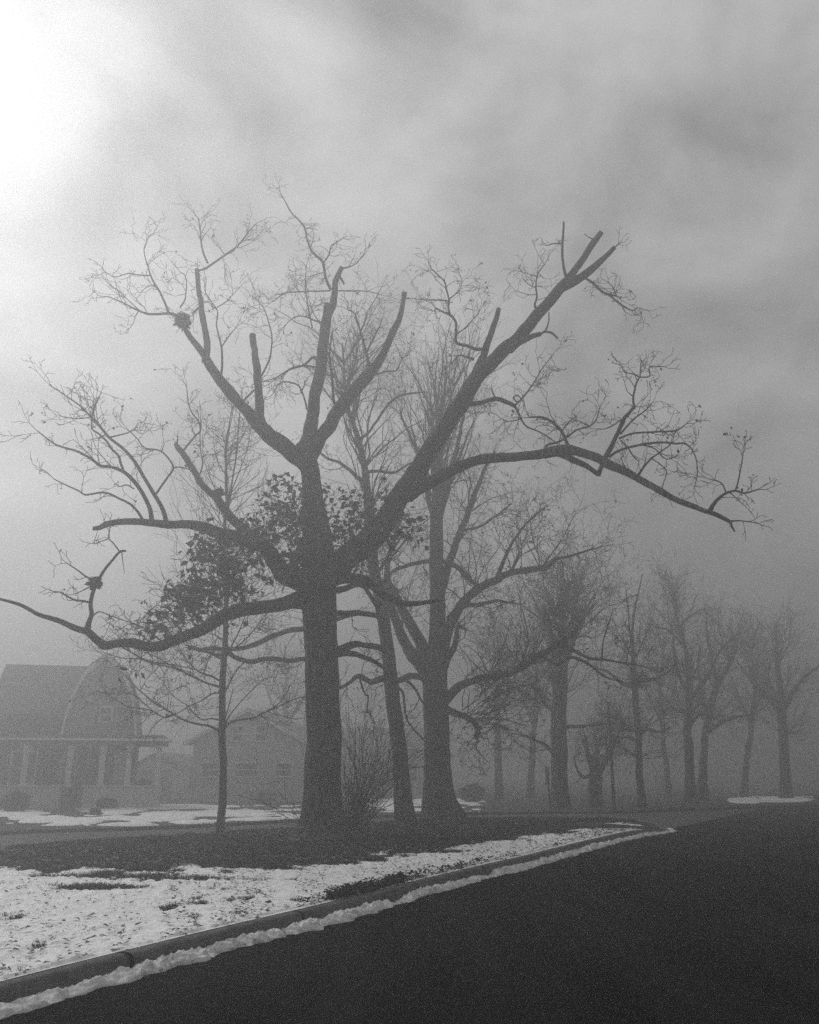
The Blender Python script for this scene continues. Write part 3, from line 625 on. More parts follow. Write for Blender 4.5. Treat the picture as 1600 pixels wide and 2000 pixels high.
t1.br([(178, 1177, 5), (163, 1174, 4.4), (145, 1172, 4), (118, 1158, 3)], -.2, (2, .4, 1, .2))
t1.br([(180, 1132, 4), (165, 1124, 3.4), (152, 1114, 3), (130, 1100, 2)], -.2, (2, .4, 1, .2))
t1.br([(183, 1142, 3), (165, 1152, 2.4), (148, 1160, 2)], -.2, (2, .4, 1, .2))
t1.br([(238, 1078, 2.4), (240, 1095, 1.6), (243, 1120, 1)], 0, None)
t1.br([(181, 1203, 3), (195, 1195, 2.6), (220, 1205, 2.2), (250, 1215, 1.6)], -.1, (3, .5, 2, .2))
for q in ([(320, 1255, 3), (300, 1240, 3), (280, 1225, 2.4), (255, 1215, 1.6)], [(290, 1252, 3), (275, 1240, 2.4), (250, 1238, 1.6)], [(235, 1262, 3), (290, 1290, 3), (345, 1300, 2), (390, 1310, 1.4)],
          [(410, 1225, 3), (380, 1200, 3), (345, 1170, 2), (320, 1150, 1.4)], [(360, 1240, 3), (340, 1215, 2.4), (318, 1195, 1.6)]):
    t1.br(q, -.4, (3, .6, 2, .2))
# the thick left limb behind the leaves, and what rises from it
t1.limb([(605, 1138, 40), (580, 1130, 38), (555, 1120, 36), (538, 1098, 33), (522, 1074, 30), (502, 1060, 28), (480, 1052, 26), (455, 1046, 24), (430, 1042, 22), (405, 1032, 20), (385, 1027, 18), (358, 1024, 16), (325, 1024, 15.5), (295, 1021, 14.5),
         (260, 1019, 13), (230, 1019, 12), (208, 1023, 11), (195, 1030, 9), (184, 1032, 8)], -5.5, None, rough=.22, crook=.02)
t1.br([(297, 1018, 10), (293, 993, 8.6), (284, 973, 8), (272, 953, 8), (259, 937, 8), (241, 922, 7), (216, 912, 6), (197, 910, 6), (183, 900, 5.4), (168, 890, 5), (150, 881, 4.4), (110, 868, 3.4), (70, 840, 2)], -1.2, (1.6, .7, 2, .3))
t1.br([(243, 923, 5.4), (236, 905, 5), (232, 890, 5), (219, 877, 4.6), (207, 860, 4.2), (193, 848, 3.8), (180, 838, 3.4), (179, 815, 2.6), (160, 800, 2)], -.4, (2.4, .7, 2, .3))
t1.br([(325, 1019, 9), (320, 1000, 8.6), (312, 983, 8), (300, 962, 7.6), (281, 931, 7), (262, 902, 6.6), (241, 877, 6), (216, 856, 5.4), (200, 838, 5), (184, 821, 4.4), (165, 800, 3.6), (148, 786, 3.2), (100, 755, 2)], -.8, (1.6, .7, 2, .4))
t1.br([(304, 966, 4.6), (315, 950, 4.4), (328, 932, 4.2), (338, 914, 4), (330, 896, 3.6), (318, 883, 3.2), (304, 877, 3), (281, 873, 2.8), (268, 858, 2.4), (253, 843, 2)], .6, (2, .7, 2, .3))
t1.br([(338, 914, 3.4), (352, 913, 2.6), (372, 918, 2), (390, 925, 1.4)], .4, (2, .5, 2, .2))
t1.br([(281, 1019, 7), (272, 1003, 5.4), (260, 988, 5), (247, 979, 4.6), (234, 973, 4.4), (218, 965, 4), (200, 962, 4), (180, 965, 4), (165, 966, 3.6), (150, 957, 3), (105, 935, 2)], -.6, (1.4, .6, 2, .3))
t1.br([(210, 855, 3.6), (232, 850, 3), (250, 845, 2.4), (265, 835, 1.6)], .2, (3, .6, 2, .2))
t1.br([(186, 822, 3), (182, 800, 2.6), (188, 785, 2.2), (196, 765, 1.6)], .1, (3.4, .6, 2, .2))
t1.br([(178, 815, 2.6), (150, 816, 2.4), (120, 812, 2)], -.2, (3, .5, 2, .2))
t1.br([(262, 955, 3), (248, 947, 2.6), (234, 950, 2)], .1, (3, .5, 2, .2))
t1.limb([(492, 1056, 20), (470, 1032, 18), (452, 1012, 17), (436, 993, 16), (424, 976, 14.5), (409, 963, 12.5), (398, 950, 12), (385, 928, 12), (369, 902, 12), (358, 886, 11), (348, 876, 11), (343, 866, 8)], .8, None)
t1.br([(345, 868, 4), (347, 858, 3), (347, 850, 2)], 0, None)
t1.br([(360, 878, 4.6), (369, 866, 4.2), (382, 851, 4), (391, 841, 3.6), (388, 824, 3.2), (376, 808, 2.8), (369, 790, 2.4), (366, 759, 1.8)], .4, (2.2, .8, 2, .2))
t1.br([(391, 925, 3), (396, 905, 2.6), (392, 880, 2), (392, 840, 1.6)], .3, (2, .8, 2, .2))
# leaves still hanging at mid height
R9 = np.random.RandomState(40)
def clump(cx, cy_, rx, ry, n, Y, dY=1.0, sub=9):
    out = []
    for k in range(max(1, int(n * .19) // sub)):
        a = R9.rand() * 6.283; q = math.sqrt(R9.rand()) * R9.uniform(.75, 1.25); x = cx + rx * q * math.cos(a); y = cy_ + ry * q * math.sin(a); P = at(x, y, Y + R9.normal(0, dY))
        for j in range(sub): out.append(P + R9.normal(0, .11, 3) * np.array([1, 1, 1.3]))
    return out
Yb = t1.Y; LV = []
for a in ((315, 1215, 30, 18, 260, Yb - 5.5), (290, 1225, 12, 14, 80, Yb - 5.8), (340, 1235, 18, 12, 60, Yb - 5), (350, 1150, 30, 34, 420, Yb - 5), (385, 1165, 55, 40, 800, Yb - 4.6), (410, 1110, 50, 36, 700, Yb - 4.2), (395, 1060, 38, 36, 620, Yb - 4),
          (440, 1150, 60, 40, 620, Yb - 3.4), (450, 1080, 50, 36, 600, Yb - 3), (500, 1040, 45, 34, 700, Yb - 2.2), (545, 1020, 45, 34, 900, Yb - 1.2), (560, 970, 35, 45, 700, Yb - .8), (535, 960, 22, 24, 200, Yb - 1), (590, 1040, 40, 50, 900, Yb - .8),
          (610, 1090, 50, 40, 900, Yb - 1.2), (480, 1120, 45, 26, 320, Yb - 2.6), (650, 1040, 45, 50, 900, Yb - .8), (655, 970, 30, 26, 260, Yb), (700, 1030, 40, 40, 700, Yb - 1), (720, 1075, 36, 34, 700, Yb - 1), (760, 1040, 36, 40, 520, Yb - 1.4),
          (800, 1040, 34, 28, 300, Yb - 1.6), (745, 985, 30, 24, 240, Yb - .8), (690, 980, 28, 22, 160, Yb - .4), (730, 1120, 36, 14, 100, Yb), (556, 1080, 18, 20, 180, Yb - 1), (470, 1215, 22, 12, 50, Yb - 4), (250, 1292, 9, 10, 40, Yb - 7.5),
          (380, 1205, 60, 14, 240, Yb - 4.8)):
    LV += clump(*a)
T = t1.crown
for k in range(0, len(LV), 9):                          # the twigs that carry them
    p = LV[k]; d = R9.normal(size=3); d[2] = abs(d[2]); grow(t1.crown, [], p - nrmz(d) * .8, d, 1.0, .010, 1, R9, .02, .3, .17, .6)
t1.leaves(.03, .09, LV, .2)
t1.done()

# ---- slender trunk right of the oak
t2 = Tree('slender_tree', 'slender leaning trunk standing just left of the great forked tree', (793, 1611), HK, seed=5)
t2.trunk([(793, 1612, 40), (789, 1570, 35), (783, 1500, 31), (776, 1430, 29), (768, 1370, 28), (762, 1320, 28), (757, 1270, 26), (751, 1220, 25), (743, 1170, 24), (733, 1120, 22), (726, 1060, 20), (721, 1000, 18), (716, 945, 15), (709, 900, 13), (697, 850, 11), (683, 808, 8), (676, 770, 6), (672, 720, 4), (668, 670, 3)], flare=.25, ridge=.04, sides=64, step=.1)
for q, dy in (([(756, 1268, 11), (735, 1262, 9), (700, 1262, 8), (660, 1275, 8), (597, 1284, 9), (566, 1290, 9), (530, 1285, 9), (487, 1290, 9), (456, 1281, 9), (440, 1271, 8), (415, 1268, 9), (390, 1268, 8), (368, 1261, 7)], -2),
              ([(748, 1205, 9), (700, 1200, 8), (640, 1215, 9), (590, 1228, 10), (565, 1232, 10), (541, 1238, 10), (509, 1252, 10), (480, 1263, 9), (455, 1271, 8), (425, 1280, 6), (395, 1268, 4)], -1.5),
              ([(763, 1328, 12), (747, 1326, 12), (725, 1334, 11), (702, 1322, 9), (685, 1335, 7), (662, 1346, 6)], -1),
              ([(716, 945, 9), (690, 925, 7), (665, 905, 6), (640, 895, 5), (620, 880, 4)], 1), ([(709, 925, 7), (740, 918, 6), (770, 922, 5), (800, 905, 4)], 1),
              ([(700, 860, 6), (730, 830, 5), (760, 790, 5), (790, 770, 4), (830, 765, 3)], 1)):
    C = t2.limb(q, dy, (1.1, 1.1, 3, .3), dens=.7)
t2.br([(766, 1326, 7), (795, 1330, 6), (810, 1345, 5), (822, 1368, 4), (832, 1380, 3)], -.6, (1.5, .7, 2, .2))
t2.br([(770, 1338, 6), (786, 1352, 5), (790, 1380, 4.6), (795, 1405, 4), (812, 1428, 4), (832, 1447, 3.6)], -.6, (1, .6, 2, .3))
t2.br([(702, 1322, 4), (712, 1352, 4), (720, 1362, 3.4), (718, 1385, 3), (732, 1408, 2)], -.6, (2, .7, 2, .2))
t2.br([(448, 1268, 5), (435, 1250, 4), (420, 1240, 3)], 0, (2, .7, 2, .2))
for (x, y) in ((735, 1125), (728, 1080), (722, 1010), (712, 915), (704, 880), (690, 830), (680, 795), (675, 760), (671, 710)):
    P = at(x, y, t2.Y)
    for k in range(6): grow(t2.crown, t2.tips, P, np.array([t2.R.uniform(-1, 1), t2.R.uniform(-1, 1), 1.1]), t2.R.uniform(2.2, 4.2), .035, 3, t2.R, .08, .22, .5, .75)
t2.leaves(.015, .12); t2.done()

# ---- great forked tree
t3 = Tree('forked_tree', 'massive trunk with flared base that forks low, right of the slender trunk', (862, 1600), HK, seed=9)
t3.trunk([(862, 1603, 66), (858, 1565, 56), (856, 1520, 50), (854, 1460, 47), (852, 1400, 47), (851, 1350, 48), (850, 1315, 48), (852, 1285, 42), (854, 1250, 33), (854, 1180, 30), (853, 1110, 28), (852, 1050, 27), (853, 1000, 25), (856, 960, 22), (854, 920, 17), (853, 880, 13), (858, 830, 9), (868, 770, 6), (872, 715, 4)],
         flare=.55, ridge=.04, sides=90, step=.1, fh=.8)
SP = (1.5, 1.6, 3, .25)
for q, dy in (([(840, 1318, 32), (822, 1298, 27), (803, 1272, 23), (788, 1245, 20), (775, 1215, 18), (765, 1190, 17), (752, 1160, 15), (738, 1130, 13), (722, 1090, 10), (712, 1040, 7)], -1.2),
              ([(848, 1305, 28), (832, 1278, 24), (815, 1245, 21), (800, 1215, 20), (785, 1188, 18), (768, 1160, 16), (755, 1130, 13), (760, 1090, 10), (775, 1040, 8), (780, 980, 6)], .8),
              ([(862, 1270, 22), (872, 1240, 20), (888, 1205, 19), (905, 1175, 18), (925, 1155, 17), (948, 1141, 15), (970, 1131, 14), (1000, 1120, 12), (1035, 1112, 11), (1065, 1109, 9), (1085, 1093, 7), (1110, 1090, 5), (1140, 1080, 4), (1175, 1068, 2.4)], -2.5),
              ([(856, 1180, 16), (866, 1135, 16), (877, 1100, 15), (887, 1068, 14), (900, 1035, 13), (913, 1010, 12), (924, 975, 11), (935, 945, 9), (948, 915, 7), (965, 880, 5)], 1),
              ([(855, 1020, 14), (865, 985, 13), (875, 950, 12), (882, 915, 10), (893, 870, 8), (905, 820, 6), (915, 770, 4)], .8),
              ([(852, 1030, 11), (842, 990, 10), (835, 960, 9), (828, 925, 8), (815, 885, 7), (800, 850, 5), (780, 800, 4)], .6),
              ([(865, 1370, 18), (880, 1358, 17), (895, 1343, 16), (912, 1334, 15), (940, 1325, 14), (972, 1319, 13.5), (1000, 1313, 13), (1020, 1304, 13), (1035, 1290, 12.5), (1050, 1280, 12), (1072, 1268, 11), (1085, 1258, 9), (1107, 1244, 6), (1130, 1228, 4)], -5),
              ([(868, 1385, 15), (885, 1390, 13), (900, 1394, 12), (915, 1401, 11), (928, 1412, 12), (933, 1428, 11), (928, 1440, 7)], -1.5),
              ([(866, 1300, 16), (878, 1280, 13), (888, 1260, 12), (892, 1235, 9), (897, 1225, 7), (912, 1232, 5)], -.6),
              ([(878, 1210, 12), (893, 1190, 10), (912, 1184, 9), (935, 1182, 9), (952, 1176, 7), (975, 1172, 5), (1010, 1180, 3)], -1.5),
              ([(838, 1328, 14), (820, 1322, 12), (800, 1319, 12), (782, 1326, 12), (765, 1330, 10)], -1),
              ([(852, 1095, 9), (830, 1098, 8), (800, 1104, 8), (775, 1112, 7), (757, 1125, 5)], -1),
              ([(862, 1095, 9), (885, 1103, 9), (905, 1120, 9), (925, 1140, 8), (945, 1150, 6)], -1),
              ([(970, 1131, 8), (985, 1095, 7), (1000, 1062, 6), (1025, 1025, 5), (1045, 1005, 4), (1070, 985, 3)], 0),
              ([(895, 1040, 6), (925, 1030, 5), (960, 1015, 4), (1000, 985, 3)], .5)):
    t3.limb(q, dy, SP, dens=.75)
t3.br([(1048, 1281, 8), (1065, 1286, 7), (1085, 1298, 7), (1100, 1292, 7), (1115, 1284, 7), (1140, 1292, 6), (1165, 1310, 5), (1185, 1324, 4), (1215, 1332, 3)], -1, (1.3, 1.0, 3, .2))
t3.br([(1084, 1263, 8), (1105, 1264, 8), (1130, 1276, 7), (1155, 1286, 6), (1185, 1288, 5), (1215, 1294, 4), (1250, 1300, 3), (1290, 1312, 2)], -1, (1.5, 1.1, 3, .2))
t3.br([(1080, 1255, 5), (1078, 1235, 4), (1072, 1210, 3)], 0, (3, 1.0, 2, .2))
t3.br([(1176, 1288, 4), (1178, 1260, 3), (1185, 1230, 3), (1200, 1190, 2)], 0, (2, .9, 2, .2))
for k in range(38):                                  # fan of upright branches
    i = t3.R.randint(3); x, y = [(854, 1000), (856, 930), (858, 840)][i]
    grow(t3.crown, t3.tips, at(x + t3.R.uniform(-6, 6), y, t3.Y), np.array([t3.R.uniform(-.55, .7), t3.R.uniform(-.7, .7), 1.3]), t3.R.uniform(3.5, 6.0), .05, 3, t3.R, .10, .16, .6, .8, (22, 50))
for (x, y, n) in ((1000, 1120, 3), (930, 1150, 3), (905, 1175, 2), (1020, 1305, 3), (960, 1322, 3), (915, 1000, 3), (885, 1070, 2), (1055, 1110, 2), (1100, 1265, 2), (880, 1240, 2), (780, 1230, 2)):
    Y_l = t3.Y
    best = min(((np.hypot(Lp[:, 0] - x, Lp[:, 1] - y).min(), Lw[np.argmin(np.hypot(Lp[:, 0] - x, Lp[:, 1] - y))]) for Lp, Lw in t3.lines), key=lambda q: q[0])
    for k in range(n * 2): grow(t3.crown, t3.tips, best[1].copy(), np.array([t3.R.uniform(-.7, .9), t3.R.uniform(-.8, .8), t3.R.uniform(.3, 1.2)]), t3.R.uniform(1.8, 3.4), .03, 3, t3.R, .06, .22, .42, .8)
for k in range(44):                                  # low dense spray of twigs to the right of the trunk
    grow(t3.crown, t3.tips, at(t3.R.uniform(895, 975), t3.R.uniform(1325, 1425), t3.Y - 1.5), np.array([t3.R.uniform(.2, 1.2), t3.R.uniform(-.6, .6), t3.R.uniform(-.25, .6)]), t3.R.uniform(1.6, 3.2), .022, 3, t3.R, .02, .25, .4, .8)
R9 = np.random.RandomState(77); lv3 = []
for a in ((935, 1430, 16, 20, 260, t3.Y - 1.5), (960, 1455, 40, 10, 70, t3.Y - 1.2), (1010, 1455, 40, 10, 60, t3.Y - 1), (900, 1400, 30, 20, 60, t3.Y - 1.4), (1060, 1400, 30, 50, 60, t3.Y), (1010, 1370, 60, 30, 90, t3.Y - 1)): lv3 += clump(*a, dY=.5, sub=4)
t3.leaves(.025, .12, lv3); t3.done()

# ---- young tree on the left
t0 = Tree('young_tree', 'young slender street tree with thin bare branches, standing alone left of the oak', (430, 1625), HK, seed=14)
t0.trunk([(430, 1626, 17), (432, 1590, 15.5), (435, 1540, 15), (436, 1490, 14), (434, 1440, 13.5), (434, 1380, 12.5), (435, 1320, 12), (439, 1260, 10.5), (441, 1200, 9.5), (442, 1140, 8.5), (441, 1080, 7.5), (440, 1020, 6.5), (444, 975, 5.5), (443, 930, 4.5), (440, 880, 3.5), (446, 830, 2.4), (455, 790, 1.8)], flare=.22, ridge=.03, sides=40, step=.1, fh=.2)
TW = (2.2, 1.0, 2, .25)
for q, dy in (([(430, 1430, 5), (415, 1420, 4.6), (398, 1415, 4.4), (375, 1411, 4.2), (355, 1404, 4), (338, 1394, 3.8), (320, 1382, 3.4), (300, 1370, 3), (283, 1356, 2.6), (262, 1338, 2.2), (243, 1318, 1.6), (225, 1300, 1.2)], -1.6),
              ([(340, 1396, 3.4), (322, 1401, 3), (305, 1392, 2.6), (285, 1384, 2.4), (250, 1381, 2.2), (235, 1372, 2), (215, 1362, 1.4)], -.6),
              ([(298, 1388, 2.4), (280, 1372, 2), (262, 1358, 1.6), (238, 1350, 1.2)], -.3),
              ([(437, 1424, 4.6), (448, 1413, 4.4), (465, 1407, 4), (495, 1402, 3.6), (515, 1392, 3.4), (535, 1383, 3), (560, 1372, 2.4), (580, 1364, 2), (600, 1361, 1.4)], 1),
              ([(532, 1384, 2.4), (550, 1368, 2), (562, 1350, 1.6), (570, 1335, 1.2)], .3), ([(522, 1390, 2), (545, 1397, 1.8), (575, 1404, 1.4), (598, 1402, 1)], .3),
              ([(430, 1342, 5), (415, 1337, 4.4), (398, 1331, 4), (375, 1320, 3.8), (350, 1308, 3.4), (325, 1302, 3), (300, 1297, 2.6), (275, 1288, 2.2), (240, 1285, 2), (205, 1275, 1.4)], -1.4),
              ([(352, 1310, 3), (335, 1300, 2.8), (312, 1286, 2.4), (290, 1276, 2), (262, 1268, 1.4)], -.6),
              ([(430, 1330, 4), (412, 1320, 3.6), (390, 1312, 3), (375, 1300, 2.6), (358, 1280, 2.2), (350, 1262, 1.6)], 1), ([(430, 1406, 3.6), (412, 1403, 3), (395, 1405, 2.8), (378, 1393, 2.4), (365, 1378, 2), (340, 1360, 1.8), (322, 1335, 1.4), (318, 1310, 1)], 1),
              ([(432, 1353, 3.6), (415, 1355, 3), (395, 1367, 2.6), (372, 1377, 2.2), (348, 1392, 2), (318, 1402, 1.8), (295, 1425, 1.4), (282, 1450, 1)], -.8), ([(438, 1355, 3.6), (452, 1328, 3), (465, 1305, 2.6), (485, 1290, 2), (510, 1292, 1.6)], .8),
              ([(438, 1420, 3), (450, 1395, 2.6), (470, 1370, 2.2), (500, 1340, 1.8), (520, 1325, 1.2)], .6), ([(438, 1412, 2.6), (445, 1385, 2.2), (455, 1350, 1.8)], .5),
              ([(438, 1290, 4), (425, 1283, 3.6), (405, 1275, 3), (380, 1268, 2.4), (350, 1252, 2)], -1), ([(442, 1282, 4), (456, 1255, 3), (470, 1225, 2.4), (480, 1200, 1.8)], .6), ([(443, 1270, 3.6), (465, 1262, 3), (492, 1235, 2.4), (510, 1210, 1.6)], 1),
              ([(444, 985, 4), (440, 950, 3.4), (442, 900, 3), (445, 860, 2.4), (455, 800, 1.6)], .4), ([(444, 985, 4), (455, 930, 3.6), (462, 880, 3), (466, 820, 2.4), (470, 790, 1.8)], -.4), ([(445, 1000, 3), (455, 955, 2.6), (470, 915, 2.2), (484, 870, 1.6), (488, 840, 1.2)], .6),
              ([(441, 1010, 3), (425, 965, 2.6), (410, 930, 2), (398, 890, 1.4), (395, 850, 1)], .4)):
    t0.br(q, dy, TW)
for k in range(44):
    y = t0.R.uniform(860, 1230); C = at(440, y, t0.Y)
    grow(t0.crown, t0.tips, C, np.array([t0.R.choice([-1, 1]) * t0.R.uniform(.5, 1.2), t0.R.uniform(-.9, .9), .75]), np.interp(y, [860, 1230], [1.2, 3.0]) * t0.R.uniform(.8, 1.2), .018, 2, t0.R, .07, .14, .3, .7, (22, 45))
t0.leaves(.006, .09); t0.done()

# ---- trees across the side road (fading in the fog)
def fan_tree(label, base, trunk, limbs, seed, fans, group='trees fading in the fog across the side road', name='bare_tree', dY=0, flare=.3, lw=(1.6, 1.6, 3, .25), leafy=.012, cat='tree'):
    t = Tree(name, label, base, .1, group, 'bark2', seed, cat, dY)
    t.trunk(trunk, flare=flare, ridge=.03, sides=28, step=.25, fh=.6, crook=.05)
    for q, dy in limbs: t.limb(q, dy, lw, sides=9, dens=.7)
    for (x, y, n, Ln, dx, up) in fans:
        for k in range(int(n * 1.4)):
            grow(t.crown, t.tips, at(x, y, t.Y), np.array([dx + t.R.uniform(-.8, .8), t.R.uniform(-.8, .8), up]), Ln * t.R.uniform(.7, 1.25), .011 * Ln, 3, t.R, .05, .2, Ln * .11, .8, (24, 60), .007)
    t.leaves(leafy, .13); t.done(); return t
fan_tree('stout foggy tree with upswept fan of branches, just right of the short signpost', (1095, 1581), [(1095, 1583, 42), (1094, 1540, 33), (1093, 1480, 31), (1092, 1420, 30), (1093, 1350, 28), (1096, 1300, 24), (1097, 1250, 14), (1095, 1200, 8), (1098, 1150, 4)],
         [([(1095, 1320, 16), (1108, 1280, 13), (1122, 1240, 10), (1140, 1200, 7), (1165, 1160, 4)], 1), ([(1092, 1310, 13), (1080, 1270, 10), (1072, 1230, 8), (1062, 1180, 5)], 0), ([(1098, 1290, 10), (1112, 1240, 8), (1120, 1190, 6), (1135, 1150, 4)], -1),
          ([(1094, 1420, 9), (1125, 1418, 7), (1165, 1415, 5), (1195, 1412, 3)], -1), ([(1092, 1400, 9), (1068, 1380, 7), (1050, 1350, 5)], 1), ([(1092, 1490, 8), (1070, 1460, 7), (1035, 1440, 5), (1000, 1430, 3)], -1)],
         31, [(1095, 1300, 9, 4.8, .1, 1.5), (1097, 1250, 9, 4.2, .2, 1.5), (1097, 1220, 8, 3.8, .1, 1.5), (1094, 1380, 8, 3.2, 0, .8), (1120, 1240, 5, 3.2, .5, 1.1)])
fan_tree('short broad foggy tree with one limb reaching up to the utility pole', (1162, 1580), [(1162, 1582, 34), (1162, 1550, 26), (1163, 1515, 24), (1162, 1500, 22), (1150, 1470, 10), (1145, 1440, 7)],
         [([(1165, 1520, 14), (1178, 1495, 12), (1190, 1475, 10), (1200, 1450, 7), (1210, 1430, 4)], -1), ([(1158, 1512, 8), (1140, 1518, 7), (1128, 1505, 5), (1120, 1480, 3)], 0), ([(1160, 1505, 8), (1165, 1470, 6), (1160, 1430, 4)], 1)],
         32, [(1162, 1500, 7, 3.0, 0, 1.0), (1188, 1478, 4, 2.6, .2, 1.1)], dY=3)
fan_tree('tall thin dark foggy tree with sagging limbs, between the utility pole and the twin trees', (1252, 1577), [(1253, 1579, 18), (1252, 1540, 14.5), (1249, 1480, 13), (1245, 1420, 12.5), (1241, 1370, 12), (1239, 1335, 11), (1237, 1290, 8), (1236, 1240, 6), (1240, 1190, 4.5), (1248, 1150, 3), (1256, 1120, 2)],
         [([(1239, 1340, 8), (1255, 1330, 8), (1275, 1326, 7), (1290, 1320, 5), (1308, 1310, 4), (1325, 1290, 3)], -1), ([(1238, 1342, 8), (1220, 1335, 8), (1205, 1325, 7), (1185, 1310, 5), (1165, 1305, 3)], -1), ([(1237, 1280, 5), (1230, 1230, 4), (1227, 1180, 3), (1222, 1150, 2)], 0),
          ([(1246, 1440, 6), (1265, 1425, 5), (1290, 1430, 4), (1310, 1420, 3)], -1), ([(1245, 1450, 6), (1225, 1440, 5), (1205, 1450, 4), (1190, 1470, 3)], 0)],
         33, [(1239, 1335, 9, 2.6, 0, .35), (1237, 1290, 6, 2.8, 0, .8), (1246, 1430, 14, 2.6, 0, .1), (1249, 1480, 8, 2.4, 0, .1)])
fan_tree('dark foggy tree, left one of the twin trees at the right', (1350, 1569), [(1352, 1571, 26), (1348, 1530, 19), (1345, 1470, 17), (1344, 1410, 15.5), (1346, 1355, 13), (1345, 1310, 10), (1337, 1260, 8), (1325, 1220, 6), (1318, 1180, 4), (1322, 1140, 3)],
         [([(1345, 1355, 9), (1332, 1330, 8), (1320, 1300, 7), (1317, 1260, 5), (1312, 1220, 3)], 0), ([(1347, 1370, 9), (1365, 1345, 8), (1385, 1315, 7), (1402, 1280, 5), (1420, 1255, 4), (1445, 1235, 3)], -1), ([(1338, 1265, 6), (1322, 1245, 5), (1300, 1228, 4), (1280, 1225, 3)], -1), ([(1345, 1420, 8), (1360, 1400, 6), (1380, 1395, 4)], 0),
          ([(1327, 1230, 4), (1340, 1210, 3.4), (1360, 1195, 2.4)], 0)],
         34, [(1345, 1340, 8, 3.2, 0, 1.0), (1332, 1250, 7, 3.2, 0, 1.2), (1320, 1200, 8, 3.0, .2, 1.3), (1346, 1400, 12, 3.0, .2, .3)])
fan_tree('foggy tree leaning right, right one of the twin trees', (1373, 1566), [(1373, 1568, 22), (1374, 1520, 16), (1376, 1460, 14), (1384, 1400, 13), (1398, 1350, 12), (1412, 1320, 10), (1428, 1290, 7), (1442, 1260, 4)],
         [([(1385, 1400, 9), (1370, 1360, 7), (1365, 1310, 5), (1368, 1260, 4)], 1), ([(1405, 1335, 8), (1392, 1300, 6), (1385, 1255, 5), (1380, 1210, 3)], 0), ([(1380, 1430, 9), (1410, 1410, 8), (1440, 1400, 6), (1475, 1395, 4)], -1)],
         35, [(1398, 1350, 9, 3.6, .2, 1.1), (1425, 1295, 8, 3.4, .2, 1.1), (1382, 1410, 9, 3.2, .3, .4)], dY=2)
fan_tree('broad foggy tree at the far right edge', (1535, 1563), [(1535, 1565, 26), (1533, 1510, 20), (1530, 1450, 18), (1528, 1390, 15), (1522, 1330, 11), (1518, 1270, 7), (1515, 1220, 4)],
         [([(1528, 1400, 10), (1505, 1370, 8), (1480, 1340, 6), (1462, 1300, 4)], -1), ([(1528, 1390, 10), (1550, 1350, 8), (1575, 1320, 6), (1600, 1300, 4)], 0)],
         36, [(1526, 1380, 9, 3.8, -.2, 1.0), (1520, 1300, 9, 3.6, 0, 1.3), (1530, 1440, 8, 3.2, 0, .3)], dY=3)
fan_tree('pale distant tree almost lost in fog, right of the great forked tree', (975, 1566), [(975, 1568, 20), (974, 1510, 15), (972, 1440, 13), (970, 1370, 10), (975, 1300, 7), (972, 1240, 4)], [([(972, 1400, 8), (950, 1360, 6), (930, 1310, 4)], 0), ([(971, 1390, 8), (1000, 1340, 6), (1020, 1290, 4)], 0)],
         37, [(971, 1370, 7, 4.2, 0, 1.2), (974, 1300, 8, 4.0, 0, 1.4)], dY=4, leafy=.02)
for lab, bx, dy_, w0, lean, sd_, top in (('faint tree in fog behind the stout fan-shaped tree', 1035, 12, 13, 9, 51, 1200),
        ('faint forking tree in fog between the tall thin tree and the twin trees', 1306, 15, 10, -12, 53, 1230), ('faint tree in fog just right of the twin trees', 1452, 14, 12, 16, 54, 1215)):
    fan_tree(lab, (bx, 1570), [(bx, 1572, w0 * 1.3), (bx + lean * .3, 1500, w0), (bx + lean, 1420, w0 * .8), (bx + lean * 1.5, 1340, w0 * .6), (bx + lean, (1340 + top) / 2, w0 * .3), (bx + lean * 2, top, 2)],
             [([(bx + lean, 1420, w0 * .5), (bx + lean - 20, 1370, w0 * .4), (bx + lean - 42, 1320, w0 * .25)], 0), ([(bx + lean, 1400, w0 * .5), (bx + lean + 22, 1350, w0 * .4), (bx + lean + 38, 1290, w0 * .2)], 0)],
             sd_, [(bx + lean, 1400, 8, 3.6, 0, .5), (bx + lean * 1.4, 1340, 9, 4.0, 0, 1.0), (bx + lean, 1270, 7, 3.2, 0, 1.2)], dY=dy_)
fan_tree('pale distant tree behind the low bungalow roof', (560, 1562), [(560, 1564, 18), (560, 1480, 13), (558, 1400, 11), (560, 1320, 7), (556, 1260, 4)], [([(559, 1420, 8), (535, 1380, 6), (515, 1330, 4)], 0), ([(559, 1410, 8), (590, 1370, 6), (612, 1320, 4)], 0)],
         38, [(559, 1390, 7, 5.0, 0, 1.2), (558, 1320, 8, 4.6, 0, 1.4)], dY=12, leafy=.0)

